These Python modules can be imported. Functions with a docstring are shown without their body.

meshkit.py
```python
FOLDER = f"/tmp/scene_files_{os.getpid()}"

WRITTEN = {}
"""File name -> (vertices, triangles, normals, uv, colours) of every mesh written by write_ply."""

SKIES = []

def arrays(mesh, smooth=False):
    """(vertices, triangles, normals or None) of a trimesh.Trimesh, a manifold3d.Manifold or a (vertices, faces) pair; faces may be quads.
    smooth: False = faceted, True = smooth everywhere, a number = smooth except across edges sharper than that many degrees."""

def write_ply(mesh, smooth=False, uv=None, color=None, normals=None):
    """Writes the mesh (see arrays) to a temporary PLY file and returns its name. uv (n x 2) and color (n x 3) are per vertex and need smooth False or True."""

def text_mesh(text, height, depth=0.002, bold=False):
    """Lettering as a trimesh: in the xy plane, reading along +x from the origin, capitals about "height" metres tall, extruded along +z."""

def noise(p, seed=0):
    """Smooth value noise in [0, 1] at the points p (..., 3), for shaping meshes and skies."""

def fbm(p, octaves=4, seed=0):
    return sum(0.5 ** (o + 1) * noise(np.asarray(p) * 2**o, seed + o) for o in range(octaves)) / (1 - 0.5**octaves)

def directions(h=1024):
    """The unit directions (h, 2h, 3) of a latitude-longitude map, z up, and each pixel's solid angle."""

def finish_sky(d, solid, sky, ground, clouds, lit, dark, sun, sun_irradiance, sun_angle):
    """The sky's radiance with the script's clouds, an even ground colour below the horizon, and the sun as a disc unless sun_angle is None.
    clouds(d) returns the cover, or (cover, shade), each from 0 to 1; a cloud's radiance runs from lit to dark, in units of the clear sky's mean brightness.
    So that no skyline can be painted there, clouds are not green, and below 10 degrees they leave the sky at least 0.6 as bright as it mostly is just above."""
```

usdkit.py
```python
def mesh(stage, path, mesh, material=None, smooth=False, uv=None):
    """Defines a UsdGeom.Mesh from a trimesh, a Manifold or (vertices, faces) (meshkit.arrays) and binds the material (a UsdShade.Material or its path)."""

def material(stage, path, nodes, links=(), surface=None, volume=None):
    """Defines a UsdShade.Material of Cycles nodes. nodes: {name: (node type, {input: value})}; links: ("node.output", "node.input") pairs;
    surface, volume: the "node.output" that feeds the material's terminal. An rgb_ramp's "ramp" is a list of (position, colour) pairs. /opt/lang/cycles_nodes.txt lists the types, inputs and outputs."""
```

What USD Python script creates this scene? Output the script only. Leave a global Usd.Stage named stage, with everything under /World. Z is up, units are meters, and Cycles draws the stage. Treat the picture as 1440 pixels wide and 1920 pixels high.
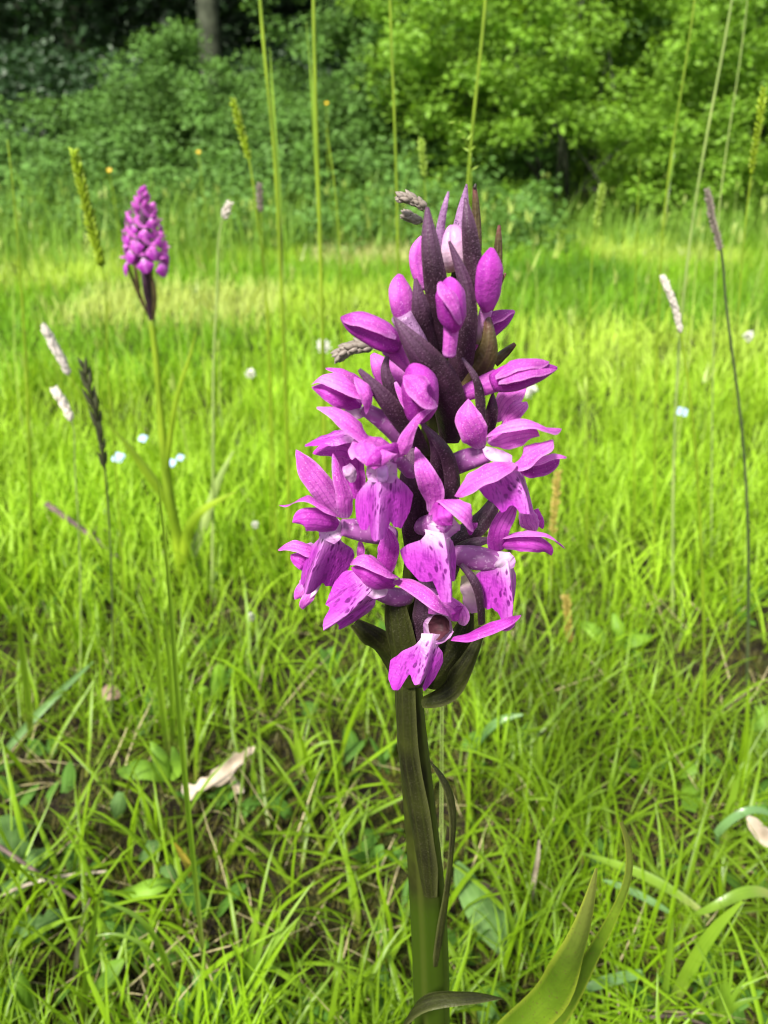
import math
import numpy as np, trimesh, usdkit, meshkit
from pxr import Usd, UsdGeom, UsdLux, UsdShade, Gf, Sdf, Vt
from scipy.interpolate import PchipInterpolator

stage = Usd.Stage.CreateInMemory()
UsdGeom.SetStageUpAxis(stage, 'Z'); UsdGeom.SetStageMetersPerUnit(stage, 1.0)
W = UsdGeom.Xform.Define(stage, '/World'); stage.SetDefaultPrim(W.GetPrim())
UsdGeom.Scope.Define(stage, '/World/Looks')

# ------------------------------------------------------------------ camera, sky, sun, exposure
CAM_H, PITCH, FPX = 0.355, math.radians(25.0), 1443.0      # camera height, look-down angle, focal length in photo pixels (1440 wide)
EXPOSURE = 2.2
cam = UsdGeom.Camera.Define(stage, '/World/camera')
cam.CreateHorizontalApertureAttr(36.0); cam.CreateVerticalApertureAttr(48.0)
cam.CreateFocalLengthAttr(36.0 * FPX / 1440.0)
cam.CreateClippingRangeAttr(Gf.Vec2f(0.01, 500))
cam.CreateFStopAttr(30.0); cam.CreateFocusDistanceAttr(0.159)
cam.CreateExposureAttr(EXPOSURE)
cam.AddTranslateOp().Set(Gf.Vec3d(0, 0, CAM_H)); cam.AddRotateXOp().Set(90.0 - math.degrees(PITCH))

SUN_EL, SUN_AZ = math.radians(46), math.radians(-150)         # azimuth from +y towards +x: behind the camera, to the left
SUN_I, SUN_ANGLE, SKY = 0.56, 10.0, 0.05
sun = UsdLux.DistantLight.Define(stage, '/World/sun')
sun.CreateIntensityAttr(SUN_I); sun.CreateAngleAttr(SUN_ANGLE); sun.CreateNormalizeAttr(True)
sun.CreateColorAttr(Gf.Vec3f(1.0, 0.95, 0.86))
sun.AddRotateZOp().Set(math.degrees(-SUN_AZ)); sun.AddRotateXOp().Set(-(90 - math.degrees(SUN_EL)) + 0.0)
# the light shines along -z; rotating about x by -(90-el) tilts +z towards +y, then z-rotation by -az turns it towards the sun
dome = UsdLux.DomeLight.Define(stage, '/World/sky')
dome.GetPrim().SetCustomDataByKey('kind', 'structure')
skym = usdkit.material(stage, '/World/Looks/sky_look', {
    'sky': ('sky_texture', {'sky_type': 'single_scattering', 'sun_disc': False, 'sun_elevation': SUN_EL, 'sun_rotation': SUN_AZ, 'aerosol_density': 2.0}),
    'tc': ('texture_coordinate', {}),
    'n': ('noise_texture', {'scale': 2.2, 'detail': 5.0, 'roughness': 0.55}),
    'r': ('rgb_ramp', {'ramp': [(0.0, (0.55, 0.55, 0.55)), (0.42, (0.75, 0.75, 0.75)), (0.62, (1, 1, 1)), (1, (1, 1, 1))]}),
    'mix': ('mix_color', {'b': (4.6, 4.7, 4.9), 'use_clamp': False}),
    'bg': ('background_shader', {'strength': SKY}),
}, [('tc.generated', 'n.vector'), ('n.fac', 'r.fac'), ('r.color', 'mix.fac'), ('sky.color', 'mix.a'), ('mix.result', 'bg.color')], surface='bg.background')
UsdShade.MaterialBindingAPI.Apply(dome.GetPrim()).Bind(skym)

# ------------------------------------------------------------------ helpers
FWD = np.array([0, math.cos(PITCH), -math.sin(PITCH)]); UPV = np.array([0, math.sin(PITCH), math.cos(PITCH)]); EYE = np.array([0, 0, CAM_H])
def ray(px, py):
    return FWD + np.array([1.0, 0, 0]) * ((px - 720) / FPX) + UPV * ((960 - py) / FPX)
def at(px, py, y):
    'the point that the photograph shows at px, py, standing y metres in front of the lens'
    d = ray(px, py); return EYE + d * (y / d[1])
def ground(px, py, z=0.0):
    d = ray(px, py); return EYE + d * ((z - CAM_H) / d[2])
def pxm(p):
    'metres per photo pixel at the point'
    return float(np.dot(np.asarray(p) - EYE, FWD)) / FPX

NAMES = {}
def path_for(name, parent=None):
    base = (str(parent.GetPath()) if parent is not None else '/World') + '/' + name
    n = NAMES.get(base, 0); NAMES[base] = n + 1
    return base if n == 0 else f'{base}_{n:03d}'
def tag(prim, label=None, cat=None, group=None, kind=None):
    for k, v in (('label', label), ('category', cat), ('group', group), ('kind', kind)):
        if v: prim.SetCustomDataByKey(k, v)
    return prim
def thing(name, label, cat, group=None, parent=None, loc=(0, 0, 0)):
    x = UsdGeom.Xform.Define(stage, path_for(name, parent))
    x.AddTranslateOp().Set(Gf.Vec3d(*map(float, loc)))
    p = x.GetPrim(); ORIGIN[str(p.GetPath())] = np.array(loc, float)
    return tag(p, label, cat, group, kind='thing' if parent is None else None)
ORIGIN = {}
def origin_of(prim):
    o = np.zeros(3); s = str(prim.GetPath())
    while s.count('/') >= 2:
        o = o + ORIGIN.get(s, 0); s = s.rsplit('/', 1)[0]
    return o
def obj(name, mesh, mat, parent=None, smooth=False, uv=None, label=None):
    'one mesh, given in world coordinates, stored relative to its thing'
    path = path_for(name, parent)
    v, f = (np.asarray(mesh.vertices), np.asarray(mesh.faces)) if hasattr(mesh, 'vertices') else (np.asarray(mesh[0], float), np.asarray(mesh[1], int))
    if parent is not None: v = v - origin_of(parent)
    m = usdkit.mesh(stage, path, (v, f), mat, smooth=smooth, uv=uv)
    if label: m.GetPrim().SetCustomDataByKey('label', label)
    return m.GetPrim()
def cat_meshes(ms):
    vs, fs, us, n = [], [], [], 0
    for m in ms:
        v, f, u = m
        f = np.asarray(f, int)
        if f.shape[1] == 4: f = np.vstack([f[:, [0, 1, 2]], f[:, [0, 2, 3]]])
        vs.append(v); fs.append(f + n); us.append(u); n += len(v)
    return np.vstack(vs), np.vstack(fs), np.vstack(us)
def grid_faces(nv, nu, close=False):
    i, j = np.meshgrid(np.arange(nv - 1), np.arange(nu if close else nu - 1), indexing='ij'); k = (j + 1) % nu
    return np.stack([i * nu + j, i * nu + k, (i + 1) * nu + k, (i + 1) * nu + j], -1).reshape(-1, 4)
def unit(v): return v / (np.linalg.norm(v, axis=-1, keepdims=True) + 1e-12)
def smooth_line(pts, n):
    pts = np.asarray(pts, float)
    d = np.r_[0, np.cumsum(np.linalg.norm(np.diff(pts, axis=0), axis=1))]; d /= d[-1]
    t = np.linspace(0, 1, n)
    if len(pts) == 2: return pts[0] + (pts[1] - pts[0]) * t[:, None]
    from scipy.interpolate import CubicSpline
    return CubicSpline(d, pts, bc_type='natural')(t)
def profile(ws, n):
    ws = np.asarray(ws, float)
    x = np.linspace(0, 1, len(ws))
    return np.maximum(PchipInterpolator(x, ws)(np.linspace(0, 1, n)), 1e-6)
def strip(C, w, side, normal, cup=0.0, nu=7, fold=0.0, wave=0.0, seed=0):
    'a blade or petal along the line C: w full widths, side and normal unit vectors per point, cup bends the edges back (in half widths)'
    n = len(C); u = np.linspace(-1, 1, nu)
    h = (w / 2)[:, None]
    off = -cup * u[None, :] ** 2 * h + fold * np.abs(u)[None, :] * h
    if wave:
        ph = seed * 1.7
        off = off + wave * h * np.abs(u)[None, :] * (np.sin(np.linspace(0, 9, n)[:, None] + ph + 2.5 * np.sign(u)[None, :]) + 0.5 * np.abs(u)[None, :] ** 3 * np.sin(np.linspace(0, 24, n)[:, None] + 2 * ph + 1.7 * np.sign(u)[None, :]))
    V = C[:, None, :] + side[:, None, :] * (u[None, :] * h)[..., None] + normal[:, None, :] * off[..., None]
    uv = np.stack(np.broadcast_arrays((u * 0.5 + 0.5)[None, :], np.linspace(0, 1, n)[:, None]), -1)
    return V.reshape(-1, 3), grid_faces(n, nu), uv.reshape(-1, 2)
def frames(C, hint):
    'tangent, side and normal along C; normal as near as may be to hint (a vector per point)'
    T = unit(np.gradient(C, axis=0)); N = unit(hint - T * (hint * T).sum(1, keepdims=True)); S = np.cross(T, N)
    return T, S, N
def tube(C, r, sides=8, lobes=0, lobe=0.0, ph=0.0, cap=True, squash=1.0, hint=None):
    'a round or lobed limb along C with radii r; closed at both ends'
    n = len(C); r = np.broadcast_to(r, (n,))
    if hint is None: hint = np.tile([0.3, -1.0, 0.2], (n, 1))
    T, S, N = frames(C, np.broadcast_to(hint, C.shape))
    a = np.arange(sides) * 2 * np.pi / sides
    k = 1 + lobe * np.cos(lobes * a + ph) if lobes else np.ones(sides)
    V = C[:, None] + r[:, None, None] * k[None, :, None] * (np.cos(a)[None, :, None] * S[:, None] + squash * np.sin(a)[None, :, None] * N[:, None])
    uv = np.stack(np.broadcast_arrays((np.arange(sides) / sides)[None, :], np.linspace(0, 1, n)[:, None]), -1).reshape(-1, 2)
    V = V.reshape(-1, 3); F = grid_faces(n, sides, True)
    F = np.vstack([F[:, [0, 1, 2]], F[:, [0, 2, 3]]])
    if cap:
        V = np.vstack([V, C[0], C[-1]]); uv = np.vstack([uv, [0.5, 0], [0.5, 1]])
        j = np.arange(sides); k2 = (j + 1) % sides
        F = np.vstack([F, np.stack([np.full(sides, n * sides), k2, j], 1), np.stack([np.full(sides, n * sides + 1), (n - 1) * sides + j, (n - 1) * sides + k2], 1)])
    return V, F, uv

# ------------------------------------------------------------------ materials
def leafy(name, ramp, trans=0.35, tcol=None, rough=0.45, spec=0.5, tip=None, base=None, veins=None, rim=None, speck=None, vary=(0.78, 1.22), by='object', hue=0.0, noise=30.0, bump=0.0):
    'plant tissue: a colour picked at random along the ramp per copy, lighter or darker towards the base and tip, light passing through it'
    nodes = {'g': ('geometry', {}), 'oi': ('object_info', {}), 'uv': ('attribute', {'attribute': 'st'}), 'xyz': ('separate_xyz', {}),
             'r': ('rgb_ramp', {'ramp': ramp}), 'n': ('noise_texture', {'scale': noise, 'detail': 3.0}),
             'add': ('math', {'math_type': 'multiply_add', 'value2': 0.35, 'value3': 0.0}), 'fr': ('math', {'math_type': 'fraction'}),
             'nm': ('map_range', {'from_min': 0.3, 'from_max': 0.7, 'to_min': vary[0], 'to_max': vary[1]}), 'mul': ('vector_math', {'math_type': 'scale'})}
    links = [('uv.vector', 'xyz.vector'), ('g.position', 'n.vector'), ('n.fac', 'nm.value'), ('r.color', 'mul.vector1'), ('nm.result', 'mul.scale')]
    if by == 'object': links += [('oi.random', 'r.fac')]
    elif by == 'island': links += [('g.random_per_island', 'r.fac')]
    elif by == 'both':
        nodes['ad'] = ('math', {'math_type': 'add'})
        links += [('g.random_per_island', 'ad.value1'), ('oi.random', 'ad.value2'), ('ad.value', 'fr.value1'), ('fr.value', 'r.fac')]
    elif by == 'noise': links += [('n.fac', 'r.fac')]
    col = 'mul.vector'
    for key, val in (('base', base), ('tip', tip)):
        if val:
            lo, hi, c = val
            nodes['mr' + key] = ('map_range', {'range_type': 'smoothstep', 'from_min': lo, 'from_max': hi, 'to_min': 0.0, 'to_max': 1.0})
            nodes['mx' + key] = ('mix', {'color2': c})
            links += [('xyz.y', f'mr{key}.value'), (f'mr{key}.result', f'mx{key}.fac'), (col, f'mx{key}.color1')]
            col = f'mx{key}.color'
    if veins:
        count, amount, c = veins
        nodes['vw'] = ('math', {'math_type': 'multiply', 'value2': count * 2 * math.pi}); nodes['vs'] = ('math', {'math_type': 'sine'})
        nodes['vr'] = ('map_range', {'from_min': 0.5, 'from_max': 1.0, 'to_min': 0.0, 'to_max': amount, 'clamp': True}); nodes['vm'] = ('mix', {'color2': c})
        links += [('xyz.x', 'vw.value1'), ('vw.value', 'vs.value1'), ('vs.value', 'vr.value'), ('vr.result', 'vm.fac'), (col, 'vm.color1')]
        col = 'vm.color'
    if rim:
        amount, c = rim
        nodes['ra'] = ('math', {'math_type': 'subtract', 'value2': 0.5}); nodes['rb'] = ('math', {'math_type': 'absolute'}); nodes['rc'] = ('map_range', {'from_min': 0.36, 'from_max': 0.49, 'to_min': 0.0, 'to_max': amount, 'clamp': True}); nodes['rm'] = ('mix', {'color2': c})
        links += [('xyz.x', 'ra.value1'), ('ra.value', 'rb.value1'), ('rb.value', 'rc.value'), ('rc.result', 'rm.fac'), (col, 'rm.color1')]
        col = 'rm.color'
    if speck:
        sc, lo, c = speck
        nodes['sv'] = ('noise_texture', {'scale': sc, 'detail': 1.0}); nodes['sr'] = ('map_range', {'from_min': lo, 'from_max': lo + 0.12, 'to_min': 0.0, 'to_max': 0.85, 'clamp': True}); nodes['sm'] = ('mix', {'color2': c})
        links += [('g.position', 'sv.vector'), ('sv.fac', 'sr.value'), ('sr.result', 'sm.fac'), (col, 'sm.color1')]
        col = 'sm.color'
    nodes['p'] = ('principled_bsdf', {'roughness': rough, 'specular_ior_level': spec})
    links.append((col, 'p.base_color'))
    if bump:
        nodes['bn'] = ('noise_texture', {'scale': bump, 'detail': 2.0}); nodes['bu'] = ('bump', {'strength': 0.5, 'distance': 0.0003})
        links += [('g.position', 'bn.vector'), ('bn.fac', 'bu.height'), ('bu.normal', 'p.normal')]
    if not trans:
        return usdkit.material(stage, f'/World/Looks/{name}', nodes, links, surface='p.BSDF')
    nodes['t'] = ('translucent_bsdf', {}); nodes['mixs'] = ('mix_closure', {'fac': trans})
    nodes['tc'] = ('mix_color', {'blend_type': 'multiply', 'fac': 1.0, 'b': tcol or (1.3, 1.25, 0.7), 'use_clamp': False})
    links += [(col, 'tc.a'), ('tc.result', 't.color'), ('p.BSDF', 'mixs.closure1'), ('t.BSDF', 'mixs.closure2')]
    return usdkit.material(stage, f'/World/Looks/{name}', nodes, links, surface='mixs.closure')

M = {}
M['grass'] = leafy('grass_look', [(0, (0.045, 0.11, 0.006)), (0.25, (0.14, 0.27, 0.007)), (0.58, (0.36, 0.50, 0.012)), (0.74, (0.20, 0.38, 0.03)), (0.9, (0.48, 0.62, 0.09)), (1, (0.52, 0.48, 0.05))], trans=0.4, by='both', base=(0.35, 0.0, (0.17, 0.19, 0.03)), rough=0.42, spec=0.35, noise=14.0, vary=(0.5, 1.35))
M['grass_far'] = leafy('far_grass_look', [(0, (0.09, 0.23, 0.012)), (0.4, (0.20, 0.40, 0.018)), (0.75, (0.33, 0.52, 0.028)), (0.92, (0.44, 0.59, 0.09)), (1, (0.52, 0.52, 0.24))], trans=0.45, by='both', rough=0.5, spec=0.25, noise=9.0, vary=(0.75, 1.2))
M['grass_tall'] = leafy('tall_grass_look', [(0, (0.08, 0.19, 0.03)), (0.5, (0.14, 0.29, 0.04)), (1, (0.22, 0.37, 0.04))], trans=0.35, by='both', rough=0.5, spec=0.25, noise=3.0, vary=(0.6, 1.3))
M['straw'] = leafy('straw_look', [(0, (0.34, 0.28, 0.13)), (0.5, (0.50, 0.44, 0.24)), (1, (0.22, 0.14, 0.07))], trans=0.2, tcol=(1, 1, 1), by='both', rough=0.6)
M['moss'] = leafy('moss_look', [(0, (0.07, 0.065, 0.006)), (0.5, (0.20, 0.21, 0.012)), (1, (0.36, 0.38, 0.03))], trans=0.2, by='both', rough=0.7)
M['soil'] = usdkit.material(stage, '/World/Looks/soil_look', {
    'g': ('geometry', {}), 'n': ('noise_texture', {'scale': 55.0, 'detail': 6.0, 'roughness': 0.65}), 'n2': ('noise_texture', {'scale': 400.0, 'detail': 3.0}),
    'r': ('rgb_ramp', {'ramp': [(0.3, (0.008, 0.006, 0.003)), (0.46, (0.018, 0.013, 0.006)), (0.56, (0.026, 0.030, 0.005)), (0.75, (0.06, 0.075, 0.008))]}),
    'b': ('bump', {'strength': 0.9, 'distance': 0.004}), 'p': ('principled_bsdf', {'roughness': 0.9, 'specular_ior_level': 0.2})},
    [('g.position', 'n.vector'), ('g.position', 'n2.vector'), ('n.fac', 'r.fac'), ('r.color', 'p.base_color'), ('n2.fac', 'b.height'), ('b.normal', 'p.normal')], surface='p.BSDF')
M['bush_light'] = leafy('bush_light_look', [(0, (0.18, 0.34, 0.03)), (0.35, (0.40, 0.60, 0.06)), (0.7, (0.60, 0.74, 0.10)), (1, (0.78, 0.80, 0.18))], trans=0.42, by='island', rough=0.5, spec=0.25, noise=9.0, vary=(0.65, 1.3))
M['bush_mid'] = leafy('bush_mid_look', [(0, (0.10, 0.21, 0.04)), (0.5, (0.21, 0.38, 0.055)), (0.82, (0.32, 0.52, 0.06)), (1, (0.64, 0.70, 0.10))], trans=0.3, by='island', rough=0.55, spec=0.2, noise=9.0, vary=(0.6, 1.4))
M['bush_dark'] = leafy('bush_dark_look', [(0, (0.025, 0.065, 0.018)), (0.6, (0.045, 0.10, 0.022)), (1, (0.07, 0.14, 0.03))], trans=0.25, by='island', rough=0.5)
M['herb'] = leafy('herb_look', [(0, (0.07, 0.17, 0.02)), (0.5, (0.13, 0.28, 0.03)), (1, (0.20, 0.36, 0.05))], trans=0.3, by='island', rough=0.55, spec=0.2, veins=(3.0, 0.25, (0.22, 0.36, 0.08)))
M['seedy'] = leafy('seedy_look', [(0, (0.30, 0.40, 0.08)), (0.6, (0.42, 0.44, 0.16)), (1, (0.50, 0.42, 0.30))], trans=0.3, by='island', rough=0.5)
M['weed'] = leafy('weed_look', [(0, (0.05, 0.13, 0.03)), (0.5, (0.07, 0.17, 0.035)), (1, (0.10, 0.20, 0.04))], trans=0.3, by='both', rough=0.5)
M['bark'] = leafy('bark_look', [(0.35, (0.030, 0.036, 0.022)), (0.65, (0.065, 0.075, 0.048))], trans=0, by='noise', noise=14.0, rough=0.85, spec=0.2)
M['twig'] = leafy('twig_look', [(0.3, (0.05, 0.035, 0.03)), (0.7, (0.13, 0.09, 0.08))], trans=0, by='noise', noise=80.0, rough=0.7, spec=0.3)

# ------------------------------------------------------------------ ground
def relief(x, y):
    p = np.stack([x, y, np.zeros_like(x)], -1)
    return 0.010 * (meshkit.fbm(p * 9, 3, 3) - 0.5) + 0.006 * (meshkit.fbm(p * 45, 3, 5) - 0.5)
def warp(a, near, far, n):
    t = np.linspace(-1, 1, n); return np.sign(t) * (np.abs(t) * near + (np.abs(t) ** 6) * (far - near))
xs, ys = warp(0, 2.6, 60, 241), np.r_[np.linspace(-60, -1.2, 14), np.linspace(-1, 0.1, 24), np.linspace(0.11, 1.3, 150), np.linspace(1.35, 6, 90), np.linspace(7, 60, 14)]
X, Y = np.meshgrid(xs, ys)
fade = np.clip(1.6 - np.hypot(X, Y) / 5, 0, 1)
Z = relief(X, Y) * fade
g = obj('ground', (np.stack([X, Y, Z], -1).reshape(-1, 3), grid_faces(len(ys), len(xs))), M['soil'], smooth=True)
tag(g, kind='structure')

# ------------------------------------------------------------------ grass and moss (uncountable)
def blade_field(rng, base, H, wd, az, lean, curl, K=5, nu=3, fold=0.35):
    'many blades at once: one strip per blade, bending over from lean by curl; base n x 3, the rest per blade'
    n = len(base); s = np.linspace(0, 1, K)
    th = lean[:, None] + curl[:, None] * s ** 1.6; ds = (H / (K - 1))[:, None]; mid = (th[:, 1:] + th[:, :-1]) / 2
    zero = np.zeros((n, 1))
    rad = np.hstack([zero, np.cumsum(np.sin(mid) * ds, 1)]); z = np.hstack([zero, np.cumsum(np.cos(mid) * ds, 1)])
    out = np.stack([np.cos(az), np.sin(az), np.zeros(n)], 1)
    C = base[:, None] + out[:, None] * rad[..., None] + np.array([0, 0, 1.0]) * z[..., None]
    C = C + (rng.normal(0, 0.02, (n, 1, 1)) * H[:, None, None]) * np.sin(np.linspace(0, 5, K))[None, :, None] * np.stack([-np.sin(az), np.cos(az), np.zeros(n)], 1)[:, None]
    tw = az + rng.normal(0, 0.4, n); side = np.stack([-np.sin(tw), np.cos(tw), np.zeros(n)], 1)[:, None]
    T = unit(np.gradient(C, axis=1)); S = unit(side - T * (T * side).sum(-1, keepdims=True)); N = np.cross(S, T)
    w = wd[:, None] * np.clip((0.72 + 0.7 * s) * (1 - s ** 2.4), 0.02, 1)
    u = np.linspace(-1, 1, nu); h = (w / 2)[:, :, None, None]
    V = C[:, :, None] + S[:, :, None] * u[None, None, :, None] * h + N[:, :, None] * (fold * np.abs(u))[None, None, :, None] * h
    uv = np.stack(np.broadcast_arrays(u[None, None] * 0.5 + 0.5, s[None, :, None], np.zeros((n, K, nu)))[:2], -1).reshape(-1, 2)
    F = (grid_faces(K, nu)[None] + (np.arange(n) * K * nu)[:, None, None]).reshape(-1, 4)
    return V.reshape(-1, 3), np.vstack([F[:, [0, 1, 2]], F[:, [0, 2, 3]]]), uv
def height_at(p): return relief(p[:, 0], p[:, 1]) * np.clip(1.6 - np.hypot(p[:, 0], p[:, 1]) / 5, 0, 1)
def wedge(rng, n, y0, y1, power):
    'points over the wedge the lens sees and some way beside it, thinner with distance'
    q = 1 - power; y = (y0 ** q + rng.random(n) * (y1 ** q - y0 ** q)) ** (1 / q)
    return np.stack([rng.uniform(-1, 1, n) * (0.20 + 0.63 * y), y], 1)
def tufts(rng, p, per, spread):
    k = len(p); q = np.repeat(p, per, 0) + rng.normal(0, spread, (k * per, 2)); return q, np.repeat(np.arange(k), per)
def patch(p, f=7.0, seed=11): return meshkit.fbm(np.c_[p * f, np.zeros(len(p))], 3, seed)
def field(rng, q, h, w, lean, curl, K=5, nu=3, scale=1.0):
    n = len(q); u = lambda r: rng.uniform(r[0], r[1], n)
    return blade_field(rng, np.c_[q, height_at(q) - 0.004], u(h) * scale, u(w), u((0, 2 * np.pi)), u(lean), u(curl), K, nu)
R = np.random.default_rng(7)
def stuff(name, parts, mat, label, cat):
    v, f, u = cat_meshes(parts); return tag(obj(name, (v, f), mat, uv=u, smooth=True), label, cat, kind='stuff')
# near grass: fine tufts, broad sprawling blades, short under-growth
p = wedge(R, 3100, 0.16, 1.1, 0.9); p = p[R.random(len(p)) < np.clip((patch(p) - 0.405) * 7, 0.06, 1)]
q, _ = tufts(R, p, 7, 0.007); fine = field(R, q, (0.025, 0.075), (0.0008, 0.0019), (0.0, 0.9), (0.0, 1.1))
p = wedge(R, 900, 0.16, 1.1, 0.9); q, _ = tufts(R, p, 3, 0.006); broad = field(R, q, (0.03, 0.085), (0.0018, 0.0034), (0.1, 1.2), (0.1, 1.2), K=6)
p = wedge(R, 700, 0.16, 1.1, 0.9); q, _ = tufts(R, p, 8, 0.010); short = field(R, q, (0.010, 0.028), (0.0009, 0.0016), (0.0, 1.0), (0.1, 1.3), K=4)
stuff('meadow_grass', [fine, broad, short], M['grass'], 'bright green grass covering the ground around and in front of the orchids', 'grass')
p = wedge(R, 6000, 0.48, 1.3, 0.6); p = p[R.random(len(p)) < np.clip((p[:, 1] - 0.48) * 3.0, 0, 1) * np.clip((patch(p, 5.0, 4) - 0.25) * 4, 0.3, 1)]
q, _ = tufts(R, p, 6, 0.012); mid = field(R, q, (0.03, 0.085), (0.0016, 0.0032), (0.0, 0.5), (0.2, 1.4), K=5)
stuff('lush_grass', [mid], M['grass_far'], 'thick lime green grass round the foot of the distant orchid', 'grass')
# the open meadow beyond: tiles of turf
TILE = 0.5
protos = []
for k in range(4):
    q = R.uniform(-TILE / 2, TILE / 2, (1500, 2)); n = len(q)
    protos.append(blade_field(R, np.c_[q, np.full(n, -0.004)], R.uniform(0.03, 0.10, n), R.uniform(0.0022, 0.0042, n), R.uniform(0, 6.28, n), R.uniform(0, 0.5, n), R.uniform(0.2, 1.4, n), 4, 2))
pi = UsdGeom.PointInstancer.Define(stage, path_for('lawn_grass'))
rel = []
for k, m in enumerate(protos):
    usdkit.mesh(stage, f'{pi.GetPath()}/turf_{k:03d}', m[:2], M['grass_far'], smooth=True, uv=m[2]); rel.append(Sdf.Path(f'{pi.GetPath()}/turf_{k:03d}'))
pos, qs, idx = [], [], []
for yk in np.arange(1.15 + TILE / 2, 3.7, TILE):
    for xk in np.arange(-3.5, 3.51, TILE):
        if abs(xk) < 1.2 + 0.7 * yk:
            pos.append((xk, yk, 0)); a = R.integers(0, 4) * math.pi / 4; qs.append(Gf.Quath(float(math.cos(a)), 0.0, 0.0, float(math.sin(a)))); idx.append(int(R.integers(0, 4)))
pi.CreatePrototypesRel().SetTargets(rel); pi.CreatePositionsAttr(Vt.Vec3fArray.FromNumpy(np.array(pos, np.float32))); pi.CreateProtoIndicesAttr(Vt.IntArray(idx)); pi.CreateOrientationsAttr(Vt.QuathArray(qs))
tag(pi.GetPrim(), 'lime green grass of the open meadow stretching back to the bushes', 'grass', kind='stuff')
p = wedge(R, 620, 0.16, 1.0, 0.9); q, _ = tufts(R, p, 2, 0.01); d = field(R, q, (0.02, 0.07), (0.0005, 0.0011), (0.8, 1.5), (-0.3, 0.6))
stuff('dry_grass', [d], M['straw'], 'pale dry grass stalks lying between the green blades', 'dry grass')
p = wedge(R, 8500, 0.16, 0.8, 0.9); p = p[R.random(len(p)) < np.clip((0.68 - patch(p)) * 5, 0.1, 1)]
q, _ = tufts(R, p, 16, 0.008); d = field(R, q, (0.004, 0.013), (0.0008, 0.0015), (0.0, 0.9), (0.1, 1.0), K=3, nu=2)
stuff('moss', [d], M['moss'], 'yellow green moss on the bare soil under the grass', 'moss')
n = 1900
py_ = R.uniform(2.4, 4.9, n); px_ = R.uniform(-1, 1, n) * (0.3 + 0.62 * py_)
edge = 2.75 + 0.2 * np.sin(px_ * 2.1 + 1) + 0.25 * np.clip(px_, -1, 2)
p = np.c_[px_, py_][(py_ > edge + R.normal(0, 0.12, n))]
q, k = tufts(R, p, 9, 0.05); sc = (R.uniform(0.5, 1.1, len(p)) * np.where(p[:, 0] > 0.1, 0.85, 1.0))[k]
d = field(R, q, (0.12, 0.36), (0.003, 0.006), (0.0, 0.4), (0.1, 1.2), K=5, nu=2, scale=sc)
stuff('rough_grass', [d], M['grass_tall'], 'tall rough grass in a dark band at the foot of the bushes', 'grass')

p = wedge(R, 170, 0.17, 0.9, 0.9); q, _ = tufts(R, p, 4, 0.008); n = len(q)
d = blade_field(R, np.c_[q, height_at(q)], R.uniform(0.012, 0.028, n), R.uniform(0.006, 0.012, n), R.uniform(0, 6.28, n), R.uniform(0.4, 1.2, n), R.uniform(0.2, 0.9, n), 7, 5, 0.15)
stuff('ground_herbs', [d], M['herb'], 'small oval leaves of low herbs hidden among the grass', 'ground cover')
p = wedge(R, 260, 0.8, 3.2, 0.6); n = len(p); H = R.uniform(0.12, 0.30, n)
st = blade_field(R, np.c_[p, height_at(p)], H, np.full(n, 0.0016), R.uniform(0, 6.28, n), R.uniform(0, 0.12, n), R.uniform(0.0, 0.3, n), 6, 3)
tops = st[0].reshape(n, 6, 3, 3)[:, -1, 1]
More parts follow.
